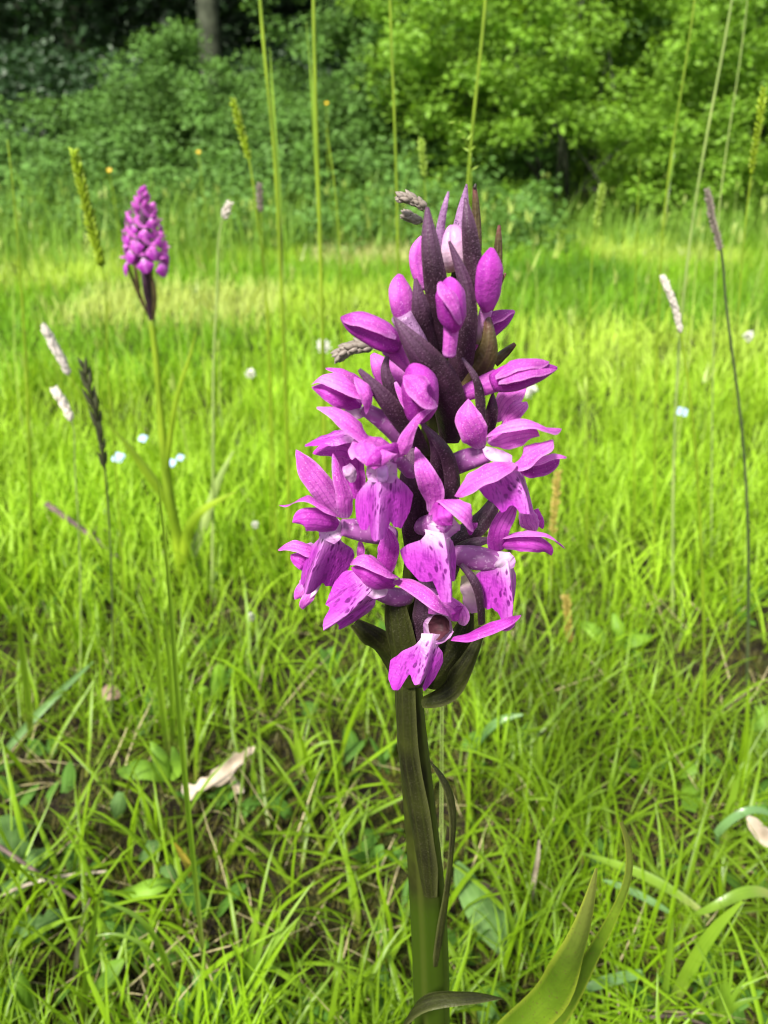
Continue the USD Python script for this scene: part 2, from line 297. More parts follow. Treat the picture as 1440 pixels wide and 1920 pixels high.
hd = blade_field(R, np.repeat(tops, 6, 0) - np.repeat([[0, 0, .012]], n * 6, 0) + R.normal(0, 0.0015, (n * 6, 3)), R.uniform(0.012, 0.026, n * 6), np.full(n * 6, 0.0028), R.uniform(0, 6.28, n * 6), R.uniform(0, 0.5, n * 6), R.uniform(0, 0.5, n * 6), 4, 2)
stuff('flowering_grass', [st, hd], M['seedy'], 'thin flowering grass stems scattered through the open meadow', 'grass')

# ------------------------------------------------------------------ bushes and trees
def leaf_cloud(rng, centres, radii, per, size, droop=0.3):
    'leaf-sized folded faces around the given cluster centres'
    k = len(centres); n = k * per
    c = np.repeat(centres, per, 0); r = np.repeat(radii, per)
    d = unit(rng.normal(size=(n, 3))) * (rng.random(n) ** 0.5)[:, None] * r[:, None] * [1, 1, 0.6]
    P = c + d
    ax = unit(d * 0.5 + rng.normal(size=(n, 3)) * [1, 1, 0.5] * r[:, None] + [0, 0, -droop * 0.02])
    nrm = unit(rng.normal(size=(n, 3)) * 0.32 + [0, -0.25, 0.7] + unit(d) * 0.8); sd = unit(np.cross(ax, nrm)); nrm = np.cross(sd, ax)
    L = size * rng.uniform(0.6, 1.3, n)[:, None]; wd = L * rng.uniform(0.28, 0.42, n)[:, None]
    V = np.stack([P, P + ax * L * 0.5 + sd * wd + nrm * L * 0.10, P + ax * L, P + ax * L * 0.5 - sd * wd + nrm * L * 0.10], 1).reshape(-1, 3)
    b = np.arange(n)[:, None] * 4
    F = np.vstack([b + [0, 1, 2], b + [0, 2, 3]])
    return V, F
def crown_points(rng, c, rad, n, lobes=9, hollow=0.6, bottom=0.05):
    'cluster centres over the lobes of an uneven crown'
    lc = np.asarray(c) + unit(rng.normal(size=(lobes, 3))) * rng.uniform(0.35, 0.75, (lobes, 1)) * rad
    lr = rng.uniform(0.35, 0.6, lobes)
    k = rng.integers(0, lobes, n)
    d = unit(rng.normal(size=(n, 3))) * (hollow + (1 - hollow) * rng.random(n) ** 0.6)[:, None]
    p = lc[k] + d * lr[k][:, None] * rad
    return p[p[:, 2] > bottom]
def bush(name, label, cat, group, base, rad, height, mat, seed, clusters=420, per=26, size=0.035, crad=0.11, stems=5, trunk_r=0.018, clear=0.0, trunk_name='stem'):
    rng = np.random.default_rng(seed); bx, by = base[0] * 0.86, base[1] * 0.86
    t = thing(name, label, cat, group, loc=(bx, by, 0))
    c = np.array([bx, by, clear + (height - clear) * 0.5]); r3 = np.array([rad, rad * 0.9, (height - clear) * 0.5])
    pts = crown_points(rng, c, r3, clusters, bottom=max(0.04, clear * 0.8))
    if clear < 0.2:
        m = int(clusters * 0.4); a_ = rng.uniform(0, 6.28, m); q_ = rng.uniform(0.6, 1.0, m)
        pts = np.vstack([pts, np.stack([bx + rad * q_ * np.cos(a_), by + rad * 0.9 * q_ * np.sin(a_), rng.uniform(0.03, 0.45, m) * height], 1)])
    V, F = leaf_cloud(rng, pts, rng.uniform(0.6, 1.3, len(pts)) * crad, per, size)
    obj('crown', (V, F), mat, t)
    tips = pts[rng.choice(len(pts), stems * 5)]
    for k in range(stems):
        ms = []
        b0 = np.array([bx + rng.normal(0, 0.05) * (stems > 1), by + rng.normal(0, 0.05) * (stems > 1), -0.05])
        top = tips[k * 5]
        fork = b0 * 0.45 + top * 0.55 + rng.normal(0, 0.06, 3) if stems > 1 else np.array([bx + rng.normal(0, .1), by, height * 0.75])
        main = smooth_line([b0, b0 * 0.7 + fork * 0.3 + [0, 0, 0.1 * height], fork], 8)
        ms.append(tube(main, np.linspace(trunk_r, trunk_r * 0.5, 8), 7))
        for q in range(5):
            s = main[4 + q % 4]; e = tips[k * 5 + q]
            ms.append(tube(smooth_line([s, (s + e) / 2 + [0, 0, 0.05 * height], e], 6), np.linspace(trunk_r * 0.45, trunk_r * 0.1, 6), 5))
        v, f, u = cat_meshes(ms)
        obj(trunk_name, (v, f), M['bark'], t, smooth=True)
    return t
n = 900
ux = R.uniform(-2.6, 0.7, n); uy = R.uniform(2.9, 4.3, n); uz = R.random(n) ** 1.4 * (0.14 + 0.26 * np.clip(uy - 2.8, 0, 1)) + 0.02
V_, F_ = leaf_cloud(R, np.stack([ux, uy, uz], 1), R.uniform(0.05, 0.10, n), 44, 0.026)
tag(obj('undergrowth', (V_, F_), M['bush_mid']), 'tangled low herbs and nettles before the bushes on the left', 'undergrowth', kind='stuff')
G1, G2, G3 = 'light green bushes at the meadow edge', 'mid green bushes behind the meadow', 'dark trees behind the bushes'
bush('shrub', 'largest bright yellow-green bush, just right of the orchid tip at the meadow edge', 'bush', G1, (0.98, 4.7), 0.85, 1.9, M['bush_light'], 1, 320, 150, size=0.026, crad=0.115)
bush('shrub', 'bright green bush with dark gaps at the right edge of the picture', 'bush', G1, (2.2, 4.9), 0.9, 1.75, M['bush_light'], 2, 175, 150, size=0.026, crad=0.11)
bush('shrub', 'small light green bush low between the two bright bushes', 'bush', G1, (1.62, 4.4), 0.45, 0.8, M['bush_light'], 3, 110, 120, size=0.022, crad=0.085)
bush('shrub', 'mid green bush in the middle, behind the tall grass stems', 'bush', G2, (-0.2, 5.3), 0.75, 1.35, M['bush_mid'], 4, 300, 130, size=0.024, crad=0.11)
bush('shrub', 'mid green bush left of the tall stems, below the grey trunk', 'bush', G2, (-1.0, 5.1), 0.62, 1.12, M['bush_mid'], 5, 240, 130, size=0.024)
bush('shrub', 'low dark green bramble bush at the left picture edge', 'bush', G2, (-2.0, 4.9), 0.8, 0.62, M['bush_mid'], 6, 260, 120, size=0.024)
bush('shrub', 'low mid green bush under the tall stems left of the orchid', 'bush', G2, (-0.62, 4.7), 0.35, 0.5, M['bush_mid'], 8, 180, 26, crad=0.08)
bush('shrub', 'tall mid green bush behind the bright bushes on the right', 'bush', G2, (1.75, 6.6), 1.2, 2.2, M['bush_mid'], 9, 620, 30, size=0.05, crad=0.16)
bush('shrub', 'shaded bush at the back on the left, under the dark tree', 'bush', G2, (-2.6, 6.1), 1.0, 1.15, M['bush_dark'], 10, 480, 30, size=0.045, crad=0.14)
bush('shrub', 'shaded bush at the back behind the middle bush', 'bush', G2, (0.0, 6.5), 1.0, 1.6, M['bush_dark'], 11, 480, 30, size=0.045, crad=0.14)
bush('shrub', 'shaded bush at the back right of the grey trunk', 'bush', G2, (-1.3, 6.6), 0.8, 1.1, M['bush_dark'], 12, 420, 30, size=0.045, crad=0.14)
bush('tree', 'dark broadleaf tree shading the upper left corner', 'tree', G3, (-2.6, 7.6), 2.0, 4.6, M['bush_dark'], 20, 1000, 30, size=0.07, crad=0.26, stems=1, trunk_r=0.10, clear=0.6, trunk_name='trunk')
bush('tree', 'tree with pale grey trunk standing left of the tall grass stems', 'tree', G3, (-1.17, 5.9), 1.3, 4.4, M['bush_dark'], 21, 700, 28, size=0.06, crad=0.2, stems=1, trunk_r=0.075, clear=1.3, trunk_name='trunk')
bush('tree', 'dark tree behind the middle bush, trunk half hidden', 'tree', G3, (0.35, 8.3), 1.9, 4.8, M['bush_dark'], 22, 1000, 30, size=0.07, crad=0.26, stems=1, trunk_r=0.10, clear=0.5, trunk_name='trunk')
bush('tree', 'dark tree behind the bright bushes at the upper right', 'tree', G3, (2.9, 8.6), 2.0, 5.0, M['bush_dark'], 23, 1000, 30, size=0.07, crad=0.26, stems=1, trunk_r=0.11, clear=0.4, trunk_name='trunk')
n = 5200
wp = np.stack([R.uniform(-9, 9, n), R.uniform(9.0, 12.0, n), 3.6 * R.random(n)], 1)
V_, F_ = leaf_cloud(R, wp, R.uniform(0.25, 0.5, n), 26, 0.20)
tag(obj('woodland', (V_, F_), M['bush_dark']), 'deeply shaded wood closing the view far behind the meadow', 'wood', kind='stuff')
# ------------------------------------------------------------------ the orchid in front
OY = 0.14                                                   # its stem stands this far in front of the lens
M['petal'] = leafy('petal_look', [(0.25, (0.46, 0.058, 0.43)), (0.5, (0.58, 0.110, 0.54)), (0.75, (0.66, 0.20, 0.63))], trans=0.36, tcol=(1.0, 0.8, 1.0), rough=0.55, spec=0.25, by='noise', noise=130.0, vary=(0.7, 1.25), veins=(5.0, 0.45, (0.30, 0.02, 0.36)), rim=(0.5, (0.72, 0.30, 0.70)), speck=(4800.0, 0.62, (0.78, 0.36, 0.76)), base=(0.22, 0.0, (0.62, 0.26, 0.62)), bump=1500.0)
M['petal_deep'] = leafy('deep_petal_look', [(0.25, (0.30, 0.020, 0.28)), (0.5, (0.42, 0.040, 0.41)), (0.75, (0.50, 0.085, 0.49))], trans=0.32, tcol=(1.0, 0.7, 1.0), rough=0.55, spec=0.25, by='noise', noise=130.0, vary=(0.7, 1.25), veins=(4.0, 0.5, (0.22, 0.012, 0.25)), rim=(0.4, (0.62, 0.18, 0.60)), speck=(4800.0, 0.64, (0.66, 0.24, 0.64)), bump=1500.0)
M['petal_pale'] = leafy('pale_petal_look', [(0.3, (0.60, 0.36, 0.55)), (0.7, (0.75, 0.55, 0.66))], trans=0.3, tcol=(1, 0.9, 1), rough=0.4, by='noise', noise=120.0, tip=(0.4, 0.95, (0.62, 0.24, 0.60)), base=(0.35, 0.0, (0.62, 0.56, 0.34)), bump=1500.0)
M['throat'] = leafy('throat_look', [(0.3, (0.50, 0.33, 0.50)), (0.7, (0.64, 0.48, 0.63))], trans=0.25, tcol=(1, 0.9, 1), rough=0.5, by='noise', noise=160.0, rim=(0.75, (0.52, 0.18, 0.54)), tip=(0.55, 1.0, (0.52, 0.24, 0.54)), speck=(900.0, 0.66, (0.25, 0.04, 0.28)))
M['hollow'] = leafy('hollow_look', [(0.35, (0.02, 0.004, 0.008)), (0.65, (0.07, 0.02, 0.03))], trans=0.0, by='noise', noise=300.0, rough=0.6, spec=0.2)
M['column'] = leafy('column_look', [(0.3, (0.50, 0.22, 0.62)), (0.7, (0.58, 0.30, 0.68))], trans=0.15, by='noise', noise=200.0, rough=0.3)
M['ovary'] = leafy('ovary_look', [(0.3, (0.25, 0.06, 0.25)), (0.7, (0.38, 0.13, 0.38))], trans=0.12, tcol=(1, 0.8, 1), by='noise', noise=160.0, rough=0.4, speck=(1400.0, 0.6, (0.5, 0.28, 0.5)), veins=(3.0, 0.4, (0.18, 0.03, 0.20)))
M['bract'] = leafy('bract_look', [(0.3, (0.017, 0.007, 0.013)), (0.7, (0.035, 0.014, 0.027))], trans=0.08, tcol=(1.2, 0.8, 0.8), by='noise', noise=220.0, rough=0.45, spec=0.3, rim=(0.35, (0.10, 0.055, 0.08)), tip=(0.6, 1.0, (0.10, 0.045, 0.095)), speck=(4200.0, 0.60, (0.12, 0.07, 0.11)), veins=(3.0, 0.45, (0.022, 0.010, 0.016)), bump=2200.0)
M['bract_lilac'] = leafy('lilac_bract_look', [(0.3, (0.20, 0.085, 0.21)), (0.7, (0.36, 0.20, 0.38))], trans=0.15, tcol=(1, 0.9, 1), by='noise', noise=260.0, rough=0.4, speck=(2600.0, 0.58, (0.10, 0.03, 0.11)), bump=2200.0)
M['bract_green'] = leafy('green_bract_look', [(0.3, (0.045, 0.030, 0.016)), (0.7, (0.075, 0.055, 0.022))], trans=0.15, tcol=(1.2, 1.0, 0.6), by='noise', noise=160.0, rough=0.38, spec=0.5, veins=(3.0, 0.5, (0.12, 0.09, 0.035)), tip=(0.72, 1.0, (0.15, 0.05, 0.055)), bump=1800.0)
M['stem'] = leafy('stem_look', [(0.25, (0.013, 0.011, 0.005)), (0.5, (0.022, 0.027, 0.004)), (0.75, (0.028, 0.038, 0.004))], trans=0.0, by='noise', noise=120.0, rough=0.5, spec=0.18, veins=(4.0, 0.4, (0.055, 0.07, 0.010)), speck=(4000.0, 0.66, (0.06, 0.06, 0.03)), base=(0.54, 0.50, (0.024, 0.046, 0.002)))
M['sheath'] = leafy('sheath_look', [(0.25, (0.010, 0.010, 0.004)), (0.75, (0.022, 0.027, 0.004))], trans=0.03, by='noise', noise=110.0, rough=0.5, spec=0.18, rim=(0.5, (0.09, 0.10, 0.03)), veins=(4.0, 0.4, (0.032, 0.040, 0.006)), speck=(4200.0, 0.62, (0.07, 0.065, 0.04)), bump=1600.0)
M['orchid_leaf'] = leafy('orchid_leaf_look', [(0.25, (0.06, 0.12, 0.006)), (0.75, (0.11, 0.18, 0.009))], trans=0.25, by='noise', noise=60.0, rough=0.35, spec=0.5, veins=(7.0, 0.25, (0.07, 0.12, 0.01)), rim=(0.6, (0.28, 0.34, 0.03)), tip=(0.5, 1.0, (0.13, 0.15, 0.03)), speck=(1600.0, 0.64, (0.08, 0.06, 0.02)), bump=900.0)
M['tip_dark'] = leafy('dried_tip_look', [(0, (0.01, 0.008, 0.006)), (1, (0.03, 0.02, 0.01))], trans=0, by='noise', rough=0.6)
# the lip: pale at the throat, dark dots and dashes down its middle
M['lip'] = usdkit.material(stage, '/World/Looks/lip_look', {
    'uv': ('attribute', {'attribute': 'st'}), 'xyz': ('separate_xyz', {}), 'g': ('geometry', {}),
    'n': ('noise_texture', {'scale': 260.0, 'detail': 3.0}),
    'r': ('rgb_ramp', {'ramp': [(0.0, (0.66, 0.48, 0.66)), (0.10, (0.62, 0.38, 0.63)), (0.24, (0.48, 0.12, 0.50)), (0.42, (0.40, 0.045, 0.42)), (1, (0.37, 0.032, 0.40))]}),
    'nr': ('map_range', {'from_min': 0.3, 'from_max': 0.7, 'to_min': -0.07, 'to_max': 0.07}), 'vv': ('math', {'math_type': 'add'}),
    'side': ('math', {'math_type': 'subtract', 'value2': 0.5}), 'abs': ('math', {'math_type': 'absolute'}),
    'vs': ('math', {'math_type': 'multiply_add', 'value2': 0.25, 'value3': 0.0}), 'vsum': ('math', {'math_type': 'add'}),
    'cxyz': ('combine_xyz', {}), 'sx': ('math', {'math_type': 'multiply', 'value2': 20.0}), 'sy': ('math', {'math_type': 'multiply', 'value2': 7.0}),
    'jit': ('noise_texture', {'scale': 420.0, 'detail': 1.0}), 'ja': ('math', {'math_type': 'multiply_add', 'value2': 1.6}),
    'vo': ('voronoi_texture', {'dimensions': '3D', 'feature': 'f1', 'scale': 1.0, 'randomness': 0.8}),
    'dot': ('map_range', {'from_min': 0.29, 'from_max': 0.45, 'to_min': 1.0, 'to_max': 0.0, 'clamp': True}),
    'mside': ('map_range', {'from_min': 0.22, 'from_max': 0.36, 'to_min': 1.0, 'to_max': 0.0, 'clamp': True}),
    'mtop': ('map_range', {'from_min': 0.08, 'from_max': 0.16, 'to_min': 0.0, 'to_max': 1.0, 'clamp': True}),
    'mbot': ('map_range', {'from_min': 0.60, 'from_max': 0.85, 'to_min': 1.0, 'to_max': 0.0, 'clamp': True}),
    'm1': ('math', {'math_type': 'multiply'}), 'm2': ('math', {'math_type': 'multiply'}), 'm3': ('math', {'math_type': 'multiply', 'value2': 1.0}), 'm4': ('math', {'math_type': 'multiply', 'value2': 0.92}),
    'pale': ('map_range', {'from_min': 0.02, 'from_max': 0.14, 'to_min': 0.35, 'to_max': 0.0, 'clamp': True}), 'mp': ('mix', {'color2': (0.70, 0.30, 0.72)}),
    'kx': ('math', {'math_type': 'multiply', 'value2': 34.0}), 'ky': ('math', {'math_type': 'multiply', 'value2': 4.0}), 'kc': ('combine_xyz', {}), 'kn': ('noise_texture', {'scale': 1.0, 'detail': 2.0}), 'kr': ('map_range', {'from_min': 0.52, 'from_max': 0.64, 'to_min': 0.0, 'to_max': 0.62, 'clamp': True}), 'km': ('math', {'math_type': 'multiply'}), 'ks': ('mix', {'color2': (0.20, 0.010, 0.24)}), 'kt': ('map_range', {'from_min': 0.10, 'from_max': 0.3, 'to_min': 0.0, 'to_max': 1.0, 'clamp': True}),
    'mx': ('mix', {'color2': (0.11, 0.004, 0.13)}), 'p': ('principled_bsdf', {'roughness': 0.42, 'specular_ior_level': 0.35}),
    'bn': ('noise_texture', {'scale': 1800.0, 'detail': 2.0}), 'bu': ('bump', {'strength': 0.5, 'distance': 0.0003}),
    't': ('translucent_bsdf', {}), 'ms': ('mix_closure', {'fac': 0.25})},
    [('uv.vector', 'xyz.vector'), ('g.position', 'n.vector'), ('n.fac', 'nr.value'), ('xyz.x', 'side.value1'), ('side.value', 'abs.value1'),
     ('xyz.y', 'vv.value1'), ('nr.result', 'vv.value2'), ('vv.value', 'r.fac'),
     ('g.position', 'jit.vector'), ('xyz.x', 'sx.value1'), ('xyz.y', 'sy.value1'), ('jit.fac', 'ja.value1'), ('sx.value', 'ja.value3'), ('ja.value', 'cxyz.x'), ('sy.value', 'cxyz.y'), ('g.random_per_island', 'cxyz.z'), ('cxyz.vector', 'vo.vector'),
     ('vo.distance', 'dot.value'), ('abs.value', 'mside.value'), ('xyz.y', 'mtop.value'), ('xyz.y', 'mbot.value'),
     ('dot.result', 'm1.value1'), ('mside.result', 'm1.value2'), ('m1.value', 'm2.value1'), ('mtop.result', 'm2.value2'), ('m2.value', 'm3.value1'), ('mbot.result', 'm3.value2'), ('m3.value', 'm4.value1'),
     ('abs.value', 'pale.value'), ('pale.result', 'mp.fac'), ('r.color', 'mp.color1'), ('xyz.x', 'kx.value1'), ('xyz.y', 'ky.value1'), ('kx.value', 'kc.x'), ('ky.value', 'kc.y'), ('g.random_per_island', 'kc.z'), ('kc.vector', 'kn.vector'), ('kn.fac', 'kr.value'), ('xyz.y', 'kt.value'), ('kr.result', 'km.value1'), ('kt.result', 'km.value2'), ('km.value', 'ks.fac'), ('mp.color', 'ks.color1'), ('ks.color', 'mx.color1'), ('m4.value', 'mx.fac'),
     ('g.position', 'bn.vector'), ('bn.fac', 'bu.height'), ('bu.normal', 'p.normal'),
     ('mx.color', 'p.base_color'), ('mx.color', 't.color'), ('p.BSDF', 'ms.closure1'), ('t.BSDF', 'ms.closure2')], surface='ms.closure')

def pts3(pts, y0=None):
    y0 = OY if y0 is None else y0
    return np.array([at(x, y, y0 + d * 0.001) for x, y, d in pts])
def hint_of(C, n):
    tw = unit(EYE - C); return tw * n[2] + UPV * n[1] + np.array([1.0, 0, 0]) * n[0]
def pet(parent, name, pts, w, cup=0.35, n=(0, 0.25, 1), mat='petal', nv=26, nu=13, wave=0.12, seed=None, y0=None, fold=0.0, label=None, rough=0.22):
    'a petal, sepal, bract or leaf along points (photo x, photo y, millimetres behind the stem); w: widths in photo pixels from base to tip'
    C = smooth_line(pts3(pts, y0), nv)
    wv = profile(w, nv) * np.array([pxm(c) for c in C])
    T, S, N = frames(C, hint_of(C, n))
    sd = int(abs(pts[0][0] * 7 + pts[0][1])) if seed is None else seed
    if mat.startswith('petal'):
        t = np.linspace(0, 1, nv); q = np.random.default_rng(sd)
        wv = np.maximum(wv, 0.34 * wv.max() * (t > 0.5)) * np.sqrt(np.clip(1 - (np.clip(t - 0.84, 0, 1) / 0.16) ** 2, 0.0025, 1)) * (1 + 0.09 * (2 * meshkit.noise(np.c_[t * 5, t * 0, t * 0 + sd * 0.71]) - 1))
        C = C + S * (wv * 0.07 * (2 * meshkit.noise(np.c_[t * 4, t * 0 + 9, t * 0 + sd * 0.53]) - 1))[:, None]
        a = (q.uniform(-0.35, 0.35) * (t - 0.4))[:, None]; S, N = S * np.cos(a) + N * np.sin(a), N * np.cos(a) - S * np.sin(a)
    v, f, u = strip(C, wv, S, N, cup=cup, nu=nu, wave=wave, seed=sd, fold=fold)
    if rough: v = v + np.repeat(N, nu, 0) * (rough * np.repeat(wv, nu) * (meshkit.fbm(np.c_[u * [3.0, 4.0], np.full(len(u), sd * 0.37)], 3) - 0.5))[:, None]
    return obj(name, (v, f), M[mat], parent, smooth=True, uv=u, label=label)
def limb(parent, name, pts, r, mat='ovary', sides=14, n=18, lobes=0, lobe=0.0, ph=0.0, squash=1.0, y0=None, label=None):
    'a solid limb (bud, ovary, spur, stem): radii in photo pixels'
    C = smooth_line(pts3(pts, y0), n); rr = profile(r, n) * np.array([pxm(c) for c in C])
    v, f, u = tube(C, rr, sides, lobes, lobe, ph, squash=squash, hint=hint_of(C, (0, 0, 1)))
    return obj(name, (v, f), M[mat], parent, smooth=60, uv=None, label=label) if False else obj(name, (v, f), M[mat], parent, smooth=True, uv=u, label=label)
def lip(parent, T, B, L, R, base=0.36, bl=0.62, curl=0.42, bulge=0.0, mid=1.0, notch=0.76, lobeb=0.86, name='lip'):
    'three-lobed lip: throat T, tip of the middle lobe B, outermost points of the side lobes L and R'
    T, B, L, R = pts3([T, B, L, R])
    nu, nv = 41, 20
    u = np.linspace(-1, 1, nu); s = np.linspace(0, 1, nv)
    Wd = np.interp(s, [0, 0.12, 0.3, 0.5, 0.72, 0.9, 1.0], [base, base * 0.98, base * 1.2, 0.80, 1.0, 0.97, 0.86])
    Wd = PchipInterpolator(np.linspace(0, 1, nv), Wd)(s)
    bm = PchipInterpolator([0, 0.15, 0.25, 0.33, 0.40, 0.52, 0.7, 0.86, 0.96, 1.0], [mid, mid * 0.99, mid * 0.955, mid * 0.87, notch, lobeb - 0.03, lobeb, lobeb * 0.93, lobeb * 0.82, lobeb * 0.66])(np.abs(u))
    bm = bm * (1 + 0.05 * (2 * meshkit.noise(np.c_[u * 9, u * 0, u * 0 + T[0] * 900]) - 1))
    a = Wd[:, None] * u[None, :] * (1 + 0.06 * (2 * meshkit.noise(np.stack(np.broadcast_arrays(s[:, None] * 7, np.sign(u)[None, :] * 3.3, np.full((nv, nu), T[2] * 700)), -1)) - 1)); b = s[:, None] * bm[None, :]
    axis = B - T; mids = T + bl * axis; ar = R - mids; al = mids - L
    N = unit(np.cross(axis, (ar + al)));  N = N if N @ (EYE - T) > 0 else -N
    size = np.linalg.norm(axis)
    P = T + b[..., None] * axis + np.where(a[..., None] > 0, a[..., None] * ar, a[..., None] * al)
    rng = np.random.default_rng(int(abs(T[0]) * 1e6) + 3); ph = rng.uniform(0, 6, 4)
    off = -curl * 0.5 * np.abs(a) ** 1.7 + (0.11 * np.exp(-(a / 0.20) ** 2) - 0.05 * np.exp(-((np.abs(a) - 0.42) / 0.13) ** 2)) * np.clip(b * 1.6, 0, 1) + 0.022 * np.sin(7 * b + ph[0] + 3 * a) * np.abs(a) + 0.02 * np.sin(9 * a + ph[1]) * b + bulge * np.sin(np.pi * b) - 0.10 * b ** 3
    P = P + N * (off * size)[..., None]
    uv = np.stack(np.broadcast_arrays(0.5 + 0.5 * a, b), -1).reshape(-1, 2)
    return obj(name, (P.reshape(-1, 3), grid_faces(nv, nu)), M['lip'], parent, smooth=True, uv=uv)

orchid = thing('orchid', 'large purple marsh orchid spike on a dark stem in the foreground', 'orchid', loc=(0.01, OY, 0))
def part(name, label=None):
    return tag(thing(name, None, None, parent=orchid), label)
def bract(*a, mat='bract', cup=0.55, **k): return pet(orchid, 'bract', *a, mat=mat, cup=cup, wave=0.02, **k)
def bud(*a, mat='petal', **k): return limb(orchid, 'bud', *a, mat=mat, lobes=3, lobe=0.15, **k)

# stem and its leaves
gx = at(812, 1960, OY)
limb(orchid, 'stem', [(826, 2300, 0), (810, 1960, 0), (806, 1800, 0), (797, 1640, 0), (784, 1500, 0), (772, 1380, 0), (765, 1290, 0), (768, 1180, 1), (782, 1020, 2), (800, 850, 2), (822, 700, 2), (846, 570, 2), (862, 470, 2)], [36, 35, 32, 32, 32, 33, 33, 30, 27, 24, 20, 15, 8], mat='stem', sides=20, n=60, lobes=7, lobe=0.07)
pet(orchid, 'leaf', [(797, 1682, -5), (786, 1600, -5.5), (770, 1500, -5.5), (755, 1400, -5.3), (752, 1310, -5), (750, 1215, -3)], [38, 50, 52, 48, 44, 40], cup=0.75, n=(-0.5, 0, 1), mat='sheath', nv=24, wave=0.0, label='dark sheathing leaf wrapped round the left of the stem')
pet(orchid, 'leaf', [(822, 1810, -4), (838, 1700, -4), (850, 1590, -3), (852, 1520, -2), (832, 1460, -1), (803, 1424, 0)], [22, 24, 18, 16, 22, 2], cup=0.6, n=(0.7, 0, 1), mat='sheath', nv=26, wave=0.0, label='narrow dark leaf looping away from the right of the stem')
pet(orchid, 'leaf', [(752, 1955, -12), (764, 1905, -13), (800, 1876, -14), (860, 1868, -14), (908, 1868, -13), (942, 1872, -12)], [40, 36, 40, 34, 24, 2], cup=0.35, n=(0, 1.1, 0.8), mat='sheath', nv=22, wave=0.03, label='drooping dark leaf tip across the stem at the bottom')
pet(orchid, 'leaf', [(905, 1990, -6), (960, 1935, -8), (1030, 1872, -10), (1078, 1790, -12), (1105, 1700, -12), (1119, 1628, -11)], [44, 58, 64, 56, 34, 5], cup=0.6, n=(0.35, 0.35, 1), mat='orchid_leaf', nv=26, wave=0.03, label='broad green basal leaf at the lower right')
pet(orchid, 'leaf', [(985, 1975, 4), (1050, 1898, 6), (1110, 1795, 8), (1152, 1715, 9), (1180, 1640, 9), (1180, 1585, 8), (1166, 1540, 6)], [36, 40, 32, 22, 15, 14, 10], cup=0.6, n=(0.25, 0.2, 1), mat='orchid_leaf', nv=30, wave=0.05, label='folded green basal leaf with a curled tip')

# ---- bracts, back to front
bract([(858, 470, 6), (866, 410, 6), (875, 345, 5)], [38, 26, 3], mat='bract_lilac')
bract([(892, 470, 5), (893, 410, 5), (890, 350, 5)], [22, 17, 7], mat='bract_green', label='bract with a dried black tip')
limb(orchid, 'bract_tip', [(890, 353, 5), (891, 348, 5), (892, 344, 5)], [3.4, 3, 1.2], mat='tip_dark', sides=8, n=6)
bract([(826, 470, -2), (826, 430, -2), (833, 390, -2), (841, 359, -2)], [20, 17, 13, 4], mat='bract_lilac')
bract([(935, 520, 4), (934, 470, 4), (936, 422, 4)], [16, 16, 5], mat='bract_green')
bract([(888, 620, 5), (920, 570, 5), (940, 525, 5), (948, 512, 5)], [26, 20, 14, 4], mat='bract_green')
bract([(925, 678, 4), (945, 662, 4), (966, 644, 4)], [22, 18, 7], mat='bract_green')
bract([(842, 742, 0), (868, 720, 1), (900, 690, 2), (935, 700, 3)], [14, 40, 34, 8], mat='bract_green', n=(0, 0.6, 1))
bract([(852, 742, -3), (885, 710, -5), (914, 665, -6), (918, 620, -6), (911, 578, -5)], [18, 50, 46, 26, 6], mat='bract_green', n=(0.2, 0, 1))
bract([(836, 800, 0), (845, 745, -2), (862, 680, -6), (878, 600, -8), (872, 530, -8), (856, 485, -8), (842, 452, -8)], [26, 46, 50, 42, 34, 24, 5])
bract([(893, 560, -6), (888, 500, -6), (880, 430, -6), (873, 372, -5)], [26, 36, 30, 5])
bract([(838, 670, -3), (826, 590, -8), (816, 520, -10), (806, 450, -10), (801, 388, -9)], [26, 44, 46, 38, 7])
bract([(828, 700, -1), (806, 640, -6), (790, 580, -9), (779, 522, -9)], [30, 52, 42, 6])
bract([(838, 830, -4), (836, 760, -10), (806, 690, -14), (770, 640, -15), (738, 594, -14)], [40, 66, 72, 52, 4], n=(-0.2, 0.1, 1))
bract([(776, 830, -4), (748, 770, -10), (724, 710, -12), (721, 690, -12), (726, 667, -12)], [30, 36, 30, 26, 8], n=(-0.3, 0, 1))
bract([(790, 855, -6), (764, 810, -13), (722, 750, -16), (673, 693, -16)], [30, 42, 36, 8], n=(-0.3, 0.2, 1))
bract([(904, 800, -13), (903, 765, -13), (893, 710, -13), (866, 671, -12)], [14, 20, 14, 5], n=(0.3, 0, 1))
bract([(912, 815, -6), (921, 780, -7), (924, 737, -7)], [24, 24, 4])
bract([(800, 1010, -8), (815, 930, -10), (822, 860, -12), (805, 810, -13), (786, 788, -13)], [34, 44, 40, 24, 5])
bract([(846, 960, -11), (850, 900, -13), (838, 850, -14), (812, 815, -14), (786, 790, -13)], [26, 32, 30, 22, 4], n=(0.2, 0.2, 1))
bract([(782, 1050, -6), (776, 970, -9), (770, 900, -10), (775, 840, -9)], [40, 50, 46, 20])
bract([(830, 1020, -2), (880, 995, 0), (915, 960, 1), (935, 920, 2)], [36, 44, 34, 10])
bract([(835, 1090, -4), (860, 1030, -7), (900, 1012, -7), (928, 1010, -6)], [36, 40, 30, 8], n=(0, 0.6, 1))
bract([(905, 1172, -12), (902, 1125, -14), (888, 1085, -14), (864, 1058, -13)], [14, 17, 18, 10], n=(0.3, 0, 1))
bract([(790, 1312, -6), (838, 1292, -9), (882, 1235, -10), (902, 1190, -9)], [26, 44, 34, 14], n=(0.5, 0.5, 1), mat='sheath', label='broad dark bract curving up at the lower right of the spike')
